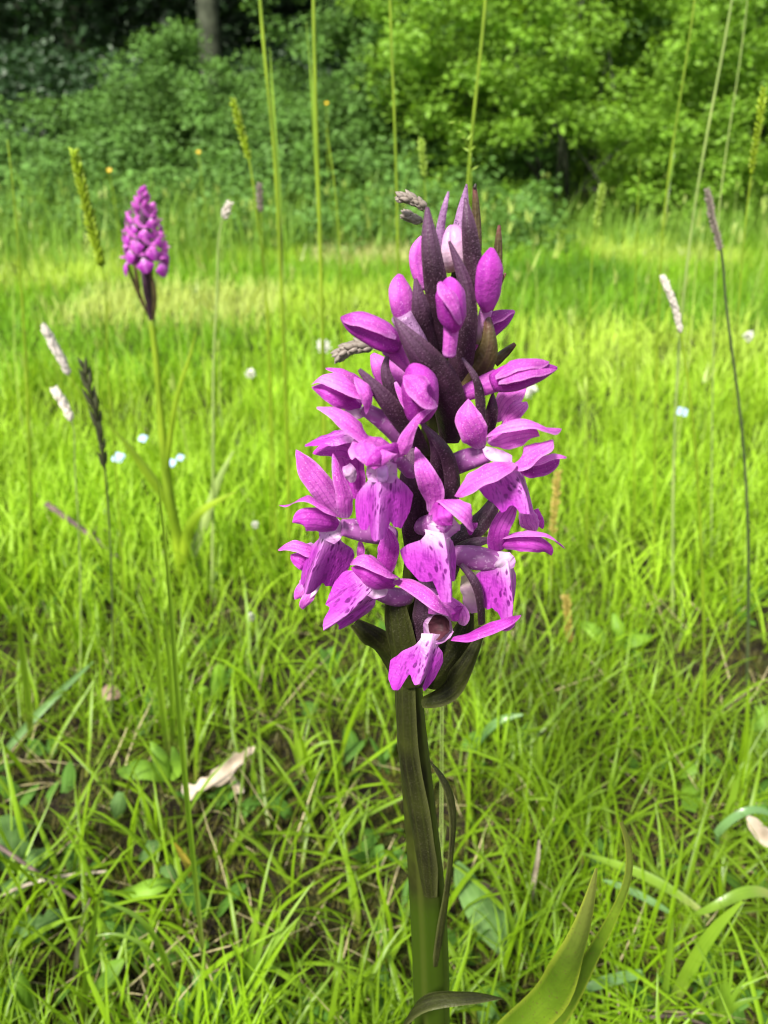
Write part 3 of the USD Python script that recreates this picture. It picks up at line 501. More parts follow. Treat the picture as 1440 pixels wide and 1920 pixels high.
bract([(800, 1290, -3), (840, 1240, -5), (870, 1190, -5), (880, 1150, -4)], [50, 66, 50, 20], n=(0.3, 0.2, 1), mat='sheath')
bract([(742, 1275, -4), (722, 1225, -7), (690, 1190, -9), (664, 1168, -9)], [40, 62, 48, 20], n=(-0.4, 0.2, 1), mat='sheath')
bract([(764, 1290, -6), (752, 1220, -9), (742, 1160, -9), (736, 1110, -8)], [44, 58, 52, 30], n=(-0.2, 0, 1), mat='sheath')
bract([(778, 1290, -5), (790, 1220, -8), (800, 1150, -8), (800, 1090, -7)], [44, 60, 56, 30], mat='bract')
bract([(690, 1130, 6), (650, 1090, 8), (620, 1062, 8)], [26, 30, 10], mat='bract')

# ---- buds at the top
bud([(800, 540, 2), (786, 510, 2), (782, 475, 2), (792, 444, 2)], [10, 17, 17, 5], mat='petal')
bud([(845, 505, 0), (846, 470, -1), (846, 440, -1), (846, 424, 0)], [14, 24, 20, 4], mat='petal_pale')
bud([(866, 500, -3), (860, 465, -4), (854, 436, -4), (850, 424, -3)], [12, 17, 15, 4], mat='petal_pale')
bud([(893, 520, 3), (891, 475, 3), (890, 440, 3)], [8, 10, 4], mat='petal_pale')
bud([(914, 578, -6), (912, 540, -8), (916, 500, -9), (922, 466, -8)], [12, 24, 25, 5], mat='petal_deep')
bud([(899, 640, -2), (903, 610, -4), (910, 580, -5)], [8, 12, 12], mat='petal_pale')
fb = part('bud_flower', 'opening bud on a short tube in the middle of the upper spike')
limb(fb, 'tube', [(842, 664, -14), (845, 630, -15), (847, 598, -15)], [13, 14, 16], mat='petal')
limb(fb, 'hood', [(850, 614, -15), (848, 585, -17), (845, 550, -17), (842, 525, -15)], [12, 27, 28, 7], mat='petal_deep', lobes=3, lobe=0.10, ph=2.0)
pet(fb, 'sepal', [(866, 606, -19), (858, 578, -21.5), (840, 545, -21.5), (828, 527, -18)], [10, 26, 30, 6], mat='petal', n=(0.4, 0.3, 1), cup=0.6)
fb = part('bud_flower', 'long pink bud pointing left above the open flowers')
limb(fb, 'tube', [(778, 705, -8), (755, 675, -10), (732, 650, -11)], [8, 14, 20], mat='petal')
limb(fb, 'hood', [(745, 650, -12), (715, 632, -13), (678, 612, -13), (640, 596, -11)], [14, 28, 25, 3], mat='petal_deep', lobes=3, lobe=0.08)
pet(fb, 'sepal', [(742, 630, -15), (715, 606, -17), (680, 594, -17), (641, 595, -12)], [16, 36, 32, 4], mat='petal', n=(0, 0.8, 1), cup=0.6)
fb = part('bud_flower', 'long pink bud pointing right at the right of the spike')
limb(fb, 'tube', [(845, 752, -6), (890, 730, -8), (935, 712, -9)], [9, 17, 21], mat='petal')
limb(fb, 'hood', [(925, 716, -10), (958, 706, -11), (1000, 697, -11), (1044, 690, -10)], [18, 27, 20, 3], mat='petal_deep', lobes=3, lobe=0.08)
pet(fb, 'sepal', [(928, 705, -13), (960, 682, -15), (1000, 674, -14), (1030, 678, -11)], [14, 36, 30, 10], mat='petal', n=(0, 0.9, 1), cup=0.55)
pet(fb, 'sepal', [(935, 716, -14), (968, 702, -16), (1005, 694, -15), (1044, 692, -11)], [10, 26, 20, 3], mat='petal', n=(0, 0.7, 1), cup=0.5)
fb = part('bud_flower', 'lilac bud with a dark sheathed base at the upper left')
limb(fb, 'tube', [(800, 700, -4), (776, 640, -7), (752, 590, -8)], [20, 24, 20], mat='bract_lilac')
limb(fb, 'hood', [(760, 600, -6), (752, 565, -7), (748, 540, -7), (750, 516, -6)], [16, 24, 22, 6], mat='petal', lobes=3, lobe=0.08)
fb = part('bud_flower', 'pink bud behind the brown bract at the right')
limb(fb, 'tube', [(868, 672, 2), (885, 645, 1), (902, 620, 0)], [8, 13, 17], mat='petal')
limb(fb, 'hood', [(895, 632, 0), (915, 612, -1), (940, 598, -1), (964, 584, 0)], [16, 24, 18, 3], mat='petal_deep')
pet(fb, 'sepal', [(897, 624, -3), (918, 596, -4), (944, 584, -4), (965, 584, -1)], [14, 30, 22, 3], mat='petal', n=(0, 0.9, 1), cup=0.5)
fb = part('bud_flower', 'half hidden pink bud behind the forked bracts at the left')
limb(fb, 'hood', [(765, 735, 0), (740, 715, 0), (715, 688, 0), (698, 664, 0)], [20, 28, 22, 5], mat='petal')
fb = part('bud_flower', 'round bud just opening at the centre of the spike')
limb(fb, 'hood', [(782, 778, -14), (787, 755, -17), (786, 722, -17), (776, 692, -14)], [14, 33, 35, 14], mat='petal_deep', lobes=3, lobe=0.06, ph=1.2)
pet(fb, 'sepal', [(815, 752, -21), (795, 730, -24), (775, 708, -22), (756, 704, -19)], [16, 50, 52, 10], mat='petal', n=(0.1, 0.7, 1), cup=0.6)
pet(fb, 'sepal', [(741, 716, -12), (752, 740, -16), (768, 765, -18), (782, 782, -18)], [6, 13, 17, 14], mat='petal', n=(0, 0, 1))
pet(fb, 'sepal', [(820, 760, -20), (795, 775, -21), (774, 797, -22), (757, 830, -21), (744, 859, -19)], [4, 14, 22, 30, 12], mat='petal', n=(0, 0.3, 1), cup=0.4)

# ---- open flowers
def flower(label): return part('flower', label)
def column(f, x, y, d, r=10): limb(f, 'column', [(x - 1, y - r * 1.3, d + 1), (x, y - r * 0.4, d - 0.6), (x + 1, y + r * 0.6, d - 0.6), (x + 1, y + r * 1.2, d + 0.6)], [r * 0.5, r, r, r * 0.4], mat='column', sides=10, n=10)

f = flower('flower with its spotted lip facing the viewer, left of the stem')
limb(f, 'ovary', [(790, 915, -4), (765, 880, -10), (740, 855, -14)], [10, 13, 13])
pet(f, 'sepal', [(703, 828, -16), (672, 802, -20), (632, 775, -20), (594, 763, -16)], [22, 46, 34, 4], n=(0, 0.7, 1))
pet(f, 'hood', [(712, 820, -15), (704, 828, -21), (700, 850, -25.5), (702, 880, -26)], [50, 82, 86, 56], cup=0.42, n=(0, 0.5, 1), wave=0.16)
pet(f, 'petal', [(744, 858, -19), (725, 850, -24), (704, 860, -26.5), (686, 874, -26)], [18, 38, 34, 8], mat='petal_deep', cup=0.4, n=(0.1, -0.1, 1))
pet(f, 'throat', [(716, 865, -18), (716, 885, -20), (715, 905, -21)], [20, 54, 58, 44], mat='throat', cup=-0.2)
column(f, 717, 886, -22, 11)
lip(f, (715, 872, -20.5), (708, 1017, -25), (662, 968, -20), (773, 958, -20), base=0.42)

f = flower('flower at the far left with two raised petals and a leftward hood')
limb(f, 'ovary', [(735, 1005, -4), (690, 996, -7), (640, 988, -9)], [17, 22, 15])
pet(f, 'sepal', [(637, 966, -8), (608, 920, -11), (580, 880, -11), (555, 843, -9)], [22, 48, 44, 6], n=(-0.2, 0.2, 1))
pet(f, 'sepal', [(648, 972, -12), (646, 930, -15), (636, 890, -15), (624, 850, -13)], [24, 32, 26, 6], n=(0.2, 0.1, 1))
pet(f, 'hood', [(636, 984, -10), (600, 978, -14), (570, 974, -15), (548, 980, -14)], [24, 46, 46, 20], mat='petal_deep', cup=0.6, n=(0, -0.1, 1))
pet(f, 'petal', [(636, 966, -11), (606, 948, -15), (575, 932, -15), (550, 942, -13), (523, 947, -10)], [14, 26, 26, 17, 5], cup=0.35, n=(0, 1.2, 0.8))
pet(f, 'throat', [(640, 978, -8), (622, 995, -10), (612, 1014, -11)], [18, 40, 44, 30], mat='throat', cup=0.2)
lip(f, (616, 992, -10), (570, 1118, -13), (560, 1062, -6), (652, 1066, -8), base=0.38, lobeb=0.94, notch=0.84)

f = flower('flower edge on behind the upper left petals, its striped lip hanging out')
pet(f, 'lip', [(668, 815, -8), (640, 812, -10), (605, 820, -10), (572, 834, -8)], [26, 46, 34, 7], mat='lip', n=(0, 0.9, 0.8))
pet(f, 'petal', [(665, 850, -6), (635, 838, -7), (605, 842, -6), (586, 850, -5)], [30, 40, 28, 8], mat='petal_deep')
pet(f, 'sepal', [(664, 935, -4), (662, 900, -5), (652, 865, -5), (640, 840, -4)], [16, 46, 54, 30], mat='petal_deep', n=(-0.2, 0.2, 1))
pet(f, 'throat', [(660, 905, -7), (656, 885, -8), (650, 872, -8)], [10, 26, 16], mat='throat')

f = flower('flower at the upper left with layered hood, under the forked bracts')
limb(f, 'ovary', [(790, 850, -4), (745, 810, -9), (705, 780, -12), (680, 765, -12)], [12, 22, 19, 12])
pet(f, 'sepal', [(690, 735, -6), (665, 706, -8), (635, 694, -8), (610, 690, -6)], [16, 24, 18, 5], n=(0, 0.8, 1))
pet(f, 'hood', [(676, 764, -11), (645, 748, -15), (615, 734, -15), (584, 726, -11)], [24, 42, 34, 8], mat='petal_deep', cup=0.55, n=(0, 0, 1))
pet(f, 'petal', [(690, 752, -13), (660, 722, -17), (625, 706, -17), (584, 722, -12)], [26, 42, 30, 6], cup=0.45, n=(0, 0.9, 1))
pet(f, 'sepal', [(690, 772, -15), (692, 745, -18), (680, 722, -18), (664, 706, -16)], [14, 30, 28, 6], cup=0.4, n=(0.4, 0.3, 1))
pet(f, 'throat', [(684, 764, -10), (665, 770, -12), (648, 766, -12)], [20, 30, 18], mat='throat')

f = flower('flower at the upper right with an upright petal and a sideways lip')
limb(f, 'ovary', [(835, 880, -5), (875, 862, -8), (915, 852, -10)], [17, 21, 15])
pet(f, 'sepal', [(902, 842, -12), (889, 810, -15), (878, 780, -15), (878, 748, -13)], [24, 50, 52, 8], n=(-0.1, 0.2, 1))
pet(f, 'hood', [(915, 832, -12), (945, 824, -16), (985, 815, -16), (1012, 818, -13)], [22, 42, 40, 8], mat='petal', cup=0.55, n=(0, -0.1, 1))
pet(f, 'petal', [(913, 820, -14), (945, 796, -18), (985, 790, -18), (1020, 800, -15), (1053, 804, -11)], [8, 28, 32, 28, 16], cup=0.45, n=(0, 1.0, 0.9))
pet(f, 'sepal', [(962, 872, -14), (985, 855, -17), (1015, 838, -16), (1037, 824, -13)], [18, 40, 36, 6], n=(0.2, 0.7, 1))
pet(f, 'petal', [(970, 880, -9), (1005, 876, -11), (1040, 864, -10), (1048, 856, -9)], [16, 34, 30, 10], mat='petal_deep', n=(0, 0.1, 1))
pet(f, 'sepal', [(975, 870, -12), (1015, 862, -13), (1045, 853, -12), (1063, 857, -10)], [8, 16, 16, 7], n=(0, 0.8, 1))
pet(f, 'sepal', [(963, 868, -17), (925, 876, -21), (885, 898, -21), (852, 930, -18)], [18, 44, 46, 6], n=(-0.2, 0.7, 1))
pet(f, 'throat', [(908, 840, -13), (930, 855, -15), (960, 860, -15)], [8, 24, 26, 12], mat='throat', cup=-0.2)
lip(f, (955, 868, -15), (992, 962, -19), (915, 918, -17), (1012, 920, -9), base=0.4, lobeb=0.98, notch=0.86)

f = flower('flower behind the right bud, only its upper petals showing')
pet(f, 'sepal', [(925, 785, -2), (938, 762, -4), (955, 742, -4), (987, 728, -2)], [16, 42, 44, 14], n=(0, 0.6, 1))
pet(f, 'petal', [(940, 796, -4), (955, 778, -6), (972, 766, -6), (988, 753, -4)], [24, 34, 30, 14], n=(0.1, 0.5, 1))

f = flower('central flower with white hollow throat and broad freckled lip')
limb(f, 'ovary', [(788, 985, -6), (800, 985, -10), (815, 975, -13)], [16, 19, 15], mat='ovary')
pet(f, 'sepal', [(806, 962, -14), (806, 920, -18), (794, 880, -19), (779, 838, -16)], [18, 44, 36, 5], n=(-0.1, 0.2, 1))
pet(f, 'hood', [(828, 938, -16), (832, 946, -22), (838, 966, -25), (848, 984, -24)], [44, 60, 62, 40], cup=0.5, n=(-0.1, 0.4, 1), mat='petal_deep')
pet(f, 'petal', [(822, 938, -20), (850, 940, -24), (876, 956, -25), (884, 988, -22)], [10, 34, 42, 26], cup=0.5, n=(0.3, 0.6, 1))
pet(f, 'petal', [(884, 980, -18), (882, 992, -18), (880, 1003, -17)], [24, 16, 6], mat='petal_deep')
pet(f, 'throat', [(832, 962, -17), (832, 985, -17), (832, 1010, -20)], [26, 58, 62, 48], mat='throat', cup=-0.5)
pet(f, 'hollow', [(832, 974, -18.5), (833, 986, -18.5), (834, 1000, -20.5)], [18, 34, 14], mat='ovary', cup=-0.5)
lip(f, (832, 1000, -20.5), (846, 1134, -24), (762, 1066, -20), (868, 1062, -17), base=0.42, lobeb=0.80, notch=0.74)

f = flower('lower left flower with its lip kicked out to the left')
limb(f, 'ovary', [(765, 1120, -5), (735, 1118, -9), (708, 1110, -11)], [14, 18, 14])
pet(f, 'sepal', [(716, 1078, -9), (724, 1050, -11), (728, 1020, -11), (722, 985, -9)], [24, 40, 38, 8], mat='petal_deep', n=(-0.1, 0.1, 1))
pet(f, 'sepal', [(672, 1045, -5), (676, 1030, -6), (675, 1014, -5)], [18, 16, 8])
pet(f, 'hood', [(738, 1102, -12), (712, 1088, -17), (685, 1074, -18), (658, 1064, -15)], [18, 44, 40, 16], mat='petal_deep', cup=0.55, n=(0, -0.1, 1))
pet(f, 'petal', [(744, 1084, -14), (715, 1060, -19), (685, 1046, -19), (658, 1056, -15)], [10, 34, 34, 16], cup=0.45, n=(0, 0.9, 1))
pet(f, 'sepal', [(738, 1090, -13), (780, 1102, -20), (815, 1128, -23), (842, 1155, -22)], [10, 26, 30, 5], n=(0, 0.4, 1))
pet(f, 'throat', [(726, 1102, -11), (705, 1104, -14), (685, 1102, -15)], [10, 30, 36, 26], mat='throat', cup=0.1)
lip(f, (704, 1098, -14), (606, 1180, -22), (650, 1096, -16), (690, 1180, -14), base=0.42, lobeb=0.86, notch=0.80, curl=0.5)

f = flower('flower turned away at the lower left edge, under the far left flower')
pet(f, 'petal', [(596, 1028, -3), (570, 1026, -5), (545, 1022, -5), (521, 1031, -3)], [38, 34, 20, 4], n=(0, 0.6, 1))
pet(f, 'hood', [(585, 1068, -2), (565, 1054, -4), (545, 1040, -3)], [24, 30, 14], mat='petal_deep', n=(0, -0.1, 1))
pet(f, 'sepal', [(584, 1082, -3), (567, 1098, -5), (555, 1118, -4), (552, 1124, -4)], [10, 26, 22, 10], n=(-0.2, 0.2, 1))
pet(f, 'sepal', [(592, 1085, -4), (582, 1112, -6), (572, 1132, -6), (568, 1143, -5)], [10, 22, 20, 10], n=(0.2, 0, 1))
pet(f, 'throat', [(602, 1085, -5), (592, 1105, -6), (574, 1124, -6)], [6, 10, 6], mat='throat')

f = flower('right flower in profile with a thick purple tube and drooping sepals')
limb(f, 'ovary', [(855, 1040, -6), (890, 1046, -9), (935, 1052, -10)], [18, 23, 18])
pet(f, 'sepal', [(935, 1035, -9), (935, 1000, -12), (950, 965, -12), (968, 942, -10)], [26, 40, 36, 16], n=(0, 0.2, 1), mat='petal_deep')
pet(f, 'sepal', [(984, 955, -3), (994, 975, -4), (1002, 1000, -3)], [26, 36, 10], n=(0.2, 0, 1))
pet(f, 'sepal', [(1003, 955, -1), (1012, 975, -2), (1018, 992, -1)], [16, 16, 6], mat='petal_deep')
pet(f, 'hood', [(942, 1020, -10), (975, 1016, -14), (1010, 1022, -14), (1034, 1042, -11)], [22, 38, 30, 14], mat='petal_deep', cup=0.55, n=(0, 0, 1))
pet(f, 'petal', [(945, 1008, -11), (985, 998, -15), (1020, 1000, -14), (1045, 1015, -12), (1060, 1029, -10)], [10, 20, 22, 16, 8], cup=0.3, n=(0, 1.1, 0.8))
pet(f, 'throat', [(932, 1035, -10), (945, 1052, -12), (952, 1070, -12)], [10, 38, 44, 30], mat='throat', cup=0.3)
lip(f, (952, 1052, -12), (958, 1182, -15), (908, 1110, -13), (984, 1108, -9), base=0.42, lobeb=0.86, notch=0.82)
pet(f, 'petal', [(880, 1075, 0), (888, 1105, -2), (884, 1150, -1)], [40, 50, 30], mat='petal_pale', label='pale lilac petal seen from behind')

f = flower('lowest flower, hanging in front of the stem with a dark open throat')
limb(f, 'ovary', [(800, 1110, -4), (812, 1125, -9), (822, 1140, -12)], [14, 18, 16])
pet(f, 'hood', [(860, 1170, -14), (852, 1140, -18), (830, 1128, -19), (803, 1150, -16)], [20, 40, 38, 22], cup=0.5, n=(0, 0.3, 1))
pet(f, 'petal', [(842, 1128, -15), (856, 1142, -18), (858, 1165, -17)], [16, 34, 20], mat='petal_deep', n=(0.4, 0.2, 1))
pet(f, 'sepal', [(848, 1196, -17), (885, 1188, -20), (930, 1172, -20), (977, 1153, -17)], [12, 26, 24, 10], mat='petal_deep', n=(0, 0.9, 1))
pet(f, 'sepal', [(935, 1175, -17), (950, 1172, -18), (966, 1164, -17)], [10, 22, 12], n=(0, 0, 1))
pet(f, 'throat', [(832, 1150, -14), (824, 1176, -14), (814, 1208, -18)], [28, 58, 58, 40], mat='throat', cup=-0.6)
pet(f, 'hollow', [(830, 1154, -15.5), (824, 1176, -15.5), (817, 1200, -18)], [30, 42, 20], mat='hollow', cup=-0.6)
lip(f, (812, 1188, -18), (778, 1300, -22.5), (733, 1258, -21), (832, 1262, -18.5), base=0.36, mid=0.84, notch=0.70, lobeb=1.0, curl=0.25)
# ------------------------------------------------------------------ the second orchid, grasses and small plants of the meadow
M['head_yellow'] = leafy('yellow_seed_look', [(0, (0.26, 0.38, 0.01)), (0.7, (0.40, 0.46, 0.03)), (1, (0.50, 0.42, 0.10))], trans=0.25, by='island', rough=0.5)
M['head_pale'] = leafy('pale_seed_look', [(0, (0.72, 0.66, 0.60)), (0.6, (0.78, 0.62, 0.66)), (1, (0.60, 0.66, 0.45))], trans=0.3, tcol=(1, 1, 1), by='island', rough=0.5)
M['head_grey'] = leafy('grey_seed_look', [(0, (0.24, 0.20, 0.17)), (0.6, (0.40, 0.34, 0.32)), (1, (0.38, 0.42, 0.26))], trans=0.2, tcol=(1, 1, 1), by='island', rough=0.55)
M['head_dark'] = leafy('dark_seed_look', [(0, (0.045, 0.05, 0.02)), (1, (0.09, 0.10, 0.03))], trans=0.15, by='island', rough=0.5)
M['head_green'] = leafy('green_seed_look', [(0, (0.28, 0.42, 0.05)), (1, (0.42, 0.52, 0.12))], trans=0.3, by='island', rough=0.5)
M['head_rust'] = leafy('rust_seed_look', [(0, (0.40, 0.32, 0.07)), (0.6, (0.45, 0.42, 0.09)), (1, (0.34, 0.40, 0.05))], trans=0.25, tcol=(1, 1, 1), by='island', rough=0.5)
M['stalk'] = leafy('stalk_look', [(0.3, (0.17, 0.28, 0.012)), (0.7, (0.24, 0.34, 0.02))], trans=0.3, by='noise', noise=25.0, rough=0.4)
M['stalk_pale'] = leafy('pale_stalk_look', [(0.3, (0.20, 0.30, 0.07)), (0.7, (0.28, 0.36, 0.10))], trans=0.2, by='noise', noise=25.0, rough=0.5)
M['stalk_dark'] = leafy('dark_stalk_look', [(0.3, (0.035, 0.055, 0.02)), (0.7, (0.06, 0.08, 0.03))], trans=0.1, by='noise', noise=25.0, rough=0.5)
M['blade'] = leafy('blade_look', [(0.3, (0.12, 0.24, 0.015)), (0.7, (0.20, 0.32, 0.02))], trans=0.35, by='noise', noise=20.0, rough=0.35, veins=(4.0, 0.3, (0.26, 0.36, 0.05)), base=(0.35, 0.0, (0.24, 0.27, 0.07)))
M['blade_blue'] = leafy('blue_blade_look', [(0.3, (0.09, 0.20, 0.06)), (0.7, (0.15, 0.27, 0.09))], trans=0.3, by='noise', noise=20.0, rough=0.32, veins=(4.0, 0.3, (0.2, 0.32, 0.12)))
M['blade_yellow'] = leafy('yellow_blade_look', [(0.3, (0.45, 0.33, 0.03)), (0.7, (0.50, 0.42, 0.08))], trans=0.3, by='noise', noise=40.0, rough=0.45)
M['broad'] = leafy('broad_leaf_look', [(0.3, (0.11, 0.24, 0.02)), (0.7, (0.17, 0.31, 0.025))], trans=0.3, by='noise', noise=60.0, rough=0.55, spec=0.25, vary=(0.65, 1.25), veins=(6.0, 0.25, (0.2, 0.33, 0.06)), bump=400.0)
M['broad_dull'] = leafy('dull_leaf_look', [(0.3, (0.06, 0.13, 0.03)), (0.7, (0.10, 0.19, 0.045))], trans=0.2, by='noise', noise=60.0, rough=0.65, spec=0.15, vary=(0.55, 1.3), veins=(4.0, 0.3, (0.15, 0.24, 0.08)), bump=400.0)
M['dead'] = leafy('dead_leaf_look', [(0.25, (0.22, 0.17, 0.11)), (0.5, (0.40, 0.33, 0.25)), (0.75, (0.50, 0.44, 0.36))], trans=0.1, tcol=(1, 1, 1), by='noise', noise=70.0, rough=0.65, veins=(5.0, 0.3, (0.3, 0.2, 0.15)), bump=500.0)
M['brown_leaf'] = leafy('brown_leaf_look', [(0.3, (0.16, 0.10, 0.07)), (0.7, (0.26, 0.18, 0.13))], trans=0.1, tcol=(1, 1, 1), by='noise', noise=60.0, rough=0.65, bump=500.0)
M['white_petal'] = leafy('white_floret_look', [(0, (0.75, 0.74, 0.68)), (1, (0.80, 0.78, 0.74))], trans=0.3, tcol=(1, 1, 1), by='island', rough=0.5, base=(0.35, 0.0, (0.45, 0.5, 0.25)))
M['blue_petal'] = leafy('blue_petal_look', [(0, (0.40, 0.52, 0.78)), (1, (0.55, 0.64, 0.82))], trans=0.3, tcol=(1, 1, 1), by='island', rough=0.5)
M['yellow_petal'] = leafy('yellow_petal_look', [(0, (0.75, 0.52, 0.02)), (1, (0.80, 0.62, 0.03))], trans=0.3, tcol=(1, 1, 0.6), by='island', rough=0.3)

def root_py(y): return 960 + FPX * math.tan(math.atan2(CAM_H, y) - PITCH)
def spikelets(C, rad, n, size, rng, up=0.7, fat=0.34, sides=5):
    'small pointed grains set round the line C'
    T, S, N = frames(C, np.tile([0.2, -1.0, 0.1], (len(C), 1)))
    ms = []
    for k in range(n):
        t = (k + rng.random()) / n; i = min(int(t * (len(C) - 1)), len(C) - 2); f = t * (len(C) - 1) - i
        c = C[i] * (1 - f) + C[i + 1] * f; a = k * 2.39996 + rng.normal(0, 0.2)
        out = math.cos(a) * S[i] + math.sin(a) * N[i]; d = unit(-T[i] * up * 1.2 + out + rng.normal(0, 0.15, 3)); r = np.interp(t, [0, 0.12, 0.6, 1], [0.45, 0.8, 1.0, 0.55]) * rad
        p0 = c + out * r * 0.15; L = size * rng.uniform(0.8, 1.25) * np.interp(t, [0, 0.2, 1], [0.7, 1, 0.9])
        ms.append(tube(np.array([p0, p0 + d * L * 0.35, p0 + d * L * 0.7, p0 + d * L]), np.array([0.25, 1.0, 0.7, 0.05]) * fat * L * 0.5, sides))
    return cat_meshes(ms)
GH = 'grass heads standing in the meadow'
def grass_head(name, label, head, stem_pts, y, rad, n, size, mat, stem_mat='stalk', stem_w=2.2, root_x=None, seed=0, up=1.1, fat=0.5):
    'head: photo points from its tip down; stem_pts: the stalk below it; it runs on to the ground at root_x'
    px = pxm(at(head[0][0], head[0][1], y)); t = thing(name, label, 'grass', GH, loc=at(root_x or head[-1][0], root_py(y), y))
    H = smooth_line([at(a, b, y) for a, b in head], 24)
    v, f, u = spikelets(H, rad * 0.85 * px, n, size * px, np.random.default_rng(seed + 100), up, fat); obj('seed_head', (v, f), M[mat], t, smooth=True)
    line = [at(a, b, y) for a, b in list(head)[1:] + list(stem_pts)]
    if root_x is not None: line.append(at(root_x, root_py(y) + 6, y))
    C = smooth_line(line, 40); v, f, u = tube(C, np.linspace(0.55, 1.0, 40) * stem_w * px, 7); obj('stem', (v, f), M[stem_mat], t, smooth=True, uv=u)
    return t
grass_head('foxtail_grass', 'fat yellow-green grass head standing left of the distant orchid', [(139, 286), (152, 340), (168, 410), (180, 455), (192, 500)], [(200, 620), (215, 850)], 0.52, 15, 150, 17, 'head_yellow', root_x=235, seed=1)
grass_head('foxtail_grass', 'slim yellow-green grass head at the left end of the tall stems', [(437, 188), (447, 225), (458, 265), (467, 300)], [(480, 390), (496, 520), (506, 680)], 0.62, 9, 70, 12, 'head_yellow', root_x=520, seed=2, stem_w=3.0)
grass_head('soft_grass', 'pinkish white grass head leaning left below the distant orchid', [(84, 616), (100, 646), (116, 676), (130, 704)], [(152, 738), (178, 800), (196, 900)], 0.46, 11, 130, 16, 'head_pale', root_x=215, seed=3, up=2.0)
grass_head('soft_grass', 'small pinkish white grass head beside the dark one at the left', [(105, 734), (120, 758), (135, 790)], [(140, 850), (144, 930)], 0.44, 10, 90, 16, 'head_pale', 'stalk_pale', root_x=150, seed=4, up=2.0)
grass_head('dark_grass', 'dark blackish green grass head at the left', [(156, 688), (168, 730), (182, 780), (192, 840), (198, 885)], [(204, 960)], 0.40, 8, 22, 42, 'head_dark', 'stalk_dark', root_x=210, seed=5, up=3.6, fat=0.24)
grass_head('pale_grass', 'pale stalk with a whitish tuft, between the distant orchid and the tall stems', [(428, 382), (424, 396), (418, 412)], [(408, 520), (402, 640), (400, 770)], 0.58, 9, 26, 12, 'head_pale', 'stalk_pale', stem_w=4.0, root_x=398, seed=6)
grass_head('soft_grass', 'whitish grass head on a blue-green stalk at the right', [(1243, 520), (1256, 550), (1268, 585), (1276, 625)], [(1288, 700), (1300, 800), (1310, 930)], 0.42, 12, 130, 12, 'head_pale', 'stalk', stem_w=4.0, root_x=1322, seed=7, up=2.0)
grass_head('plantain', 'grey-brown flower head on a dark stalk near the right edge', [(1326, 356), (1332, 390), (1341, 430), (1352, 470)], [(1358, 530), (1370, 640), (1386, 760)], 0.46, 12, 150, 9, 'head_grey', 'stalk_dark', stem_w=4.0, root_x=1400, seed=8)
grass_head('foxtail_grass', 'light green grass head right of the orchid tip', [(1130, 348), (1124, 385), (1116, 430)], [(1108, 520), (1104, 640)], 0.62, 8, 60, 12, 'head_green', 'stalk', root_x=1100, seed=9)
grass_head('foxtail_grass', 'yellow-green grass head at the right picture edge', [(1432, 168), (1424, 225), (1414, 285), (1408, 330)], [(1396, 440), (1384, 600)], 0.52, 9, 80, 12, 'head_yellow', root_x=1370, seed=10)
grass_head('brown_grass', 'grey-brown grass head reaching out left of the topmost bracts', [(752, 370), (768, 374), (785, 382), (800, 392)], [(822, 430), (838, 540), (838, 800)], 0.21, 12, 44, 20, 'head_grey', 'stalk_pale', stem_w=1.8, root_x=830, seed=11, fat=0.6, up=1.7)
grass_head('brown_grass', 'smaller grey grass head just below the one left of the topmost bracts', [(762, 405), (778, 410), (794, 416)], [(816, 446), (828, 560), (826, 800)], 0.215, 10, 24, 18, 'head_grey', 'stalk_pale', stem_w=1.6, root_x=822, seed=12, fat=0.6, up=1.7)
grass_head('brown_grass', 'brownish grass head poking out left of the spike above the white clover', [(638, 664), (656, 654), (676, 650), (700, 652)], [(730, 664), (770, 740), (780, 1000)], 0.20, 15, 40, 24, 'head_grey', 'stalk_pale', stem_w=1.6, root_x=790, seed=13, fat=0.6, up=1.7)
grass_head('oat_grass', 'airy grass head with drooping pale florets above the orchid tip', [(850, 222), (868, 250), (882, 290), (884, 330)], [(880, 420), (874, 560)], 0.40, 11, 10, 16, 'head_green', 'stalk', stem_w=1.2, root_x=868, seed=14, up=0.4, fat=0.26)
grass_head('brown_grass', 'small brownish grass head between the two leftmost tall stems', [(486, 346), (487, 372), (489, 400)], [(494, 480), (500, 600)], 0.62, 7, 40, 10, 'head_grey', root_x=508, seed=15)
grass_head('foxtail_grass', 'narrow green grass head above and left of the orchid tip', [(790, 264), (793, 300), (796, 335)], [(800, 420), (804, 560)], 0.6, 7, 46, 12, 'head_green', root_x=806, seed=16)
grass_head('sorrel', 'orange-brown seed spike in the grass right of the lowest flowers', [(1060, 1118), (1064, 1150), (1066, 1185), (1070, 1205)], [(1076, 1230)], 0.50, 12, 60, 13, 'head_rust', root_x=1080, seed=17)
grass_head('sorrel', 'yellow-orange seed spike beside the right hand flowers', [(1046, 884), (1042, 930), (1038, 975), (1036, 1005)], [(1034, 1060)], 0.55, 10, 60, 13, 'head_rust', root_x=1034, seed=18)

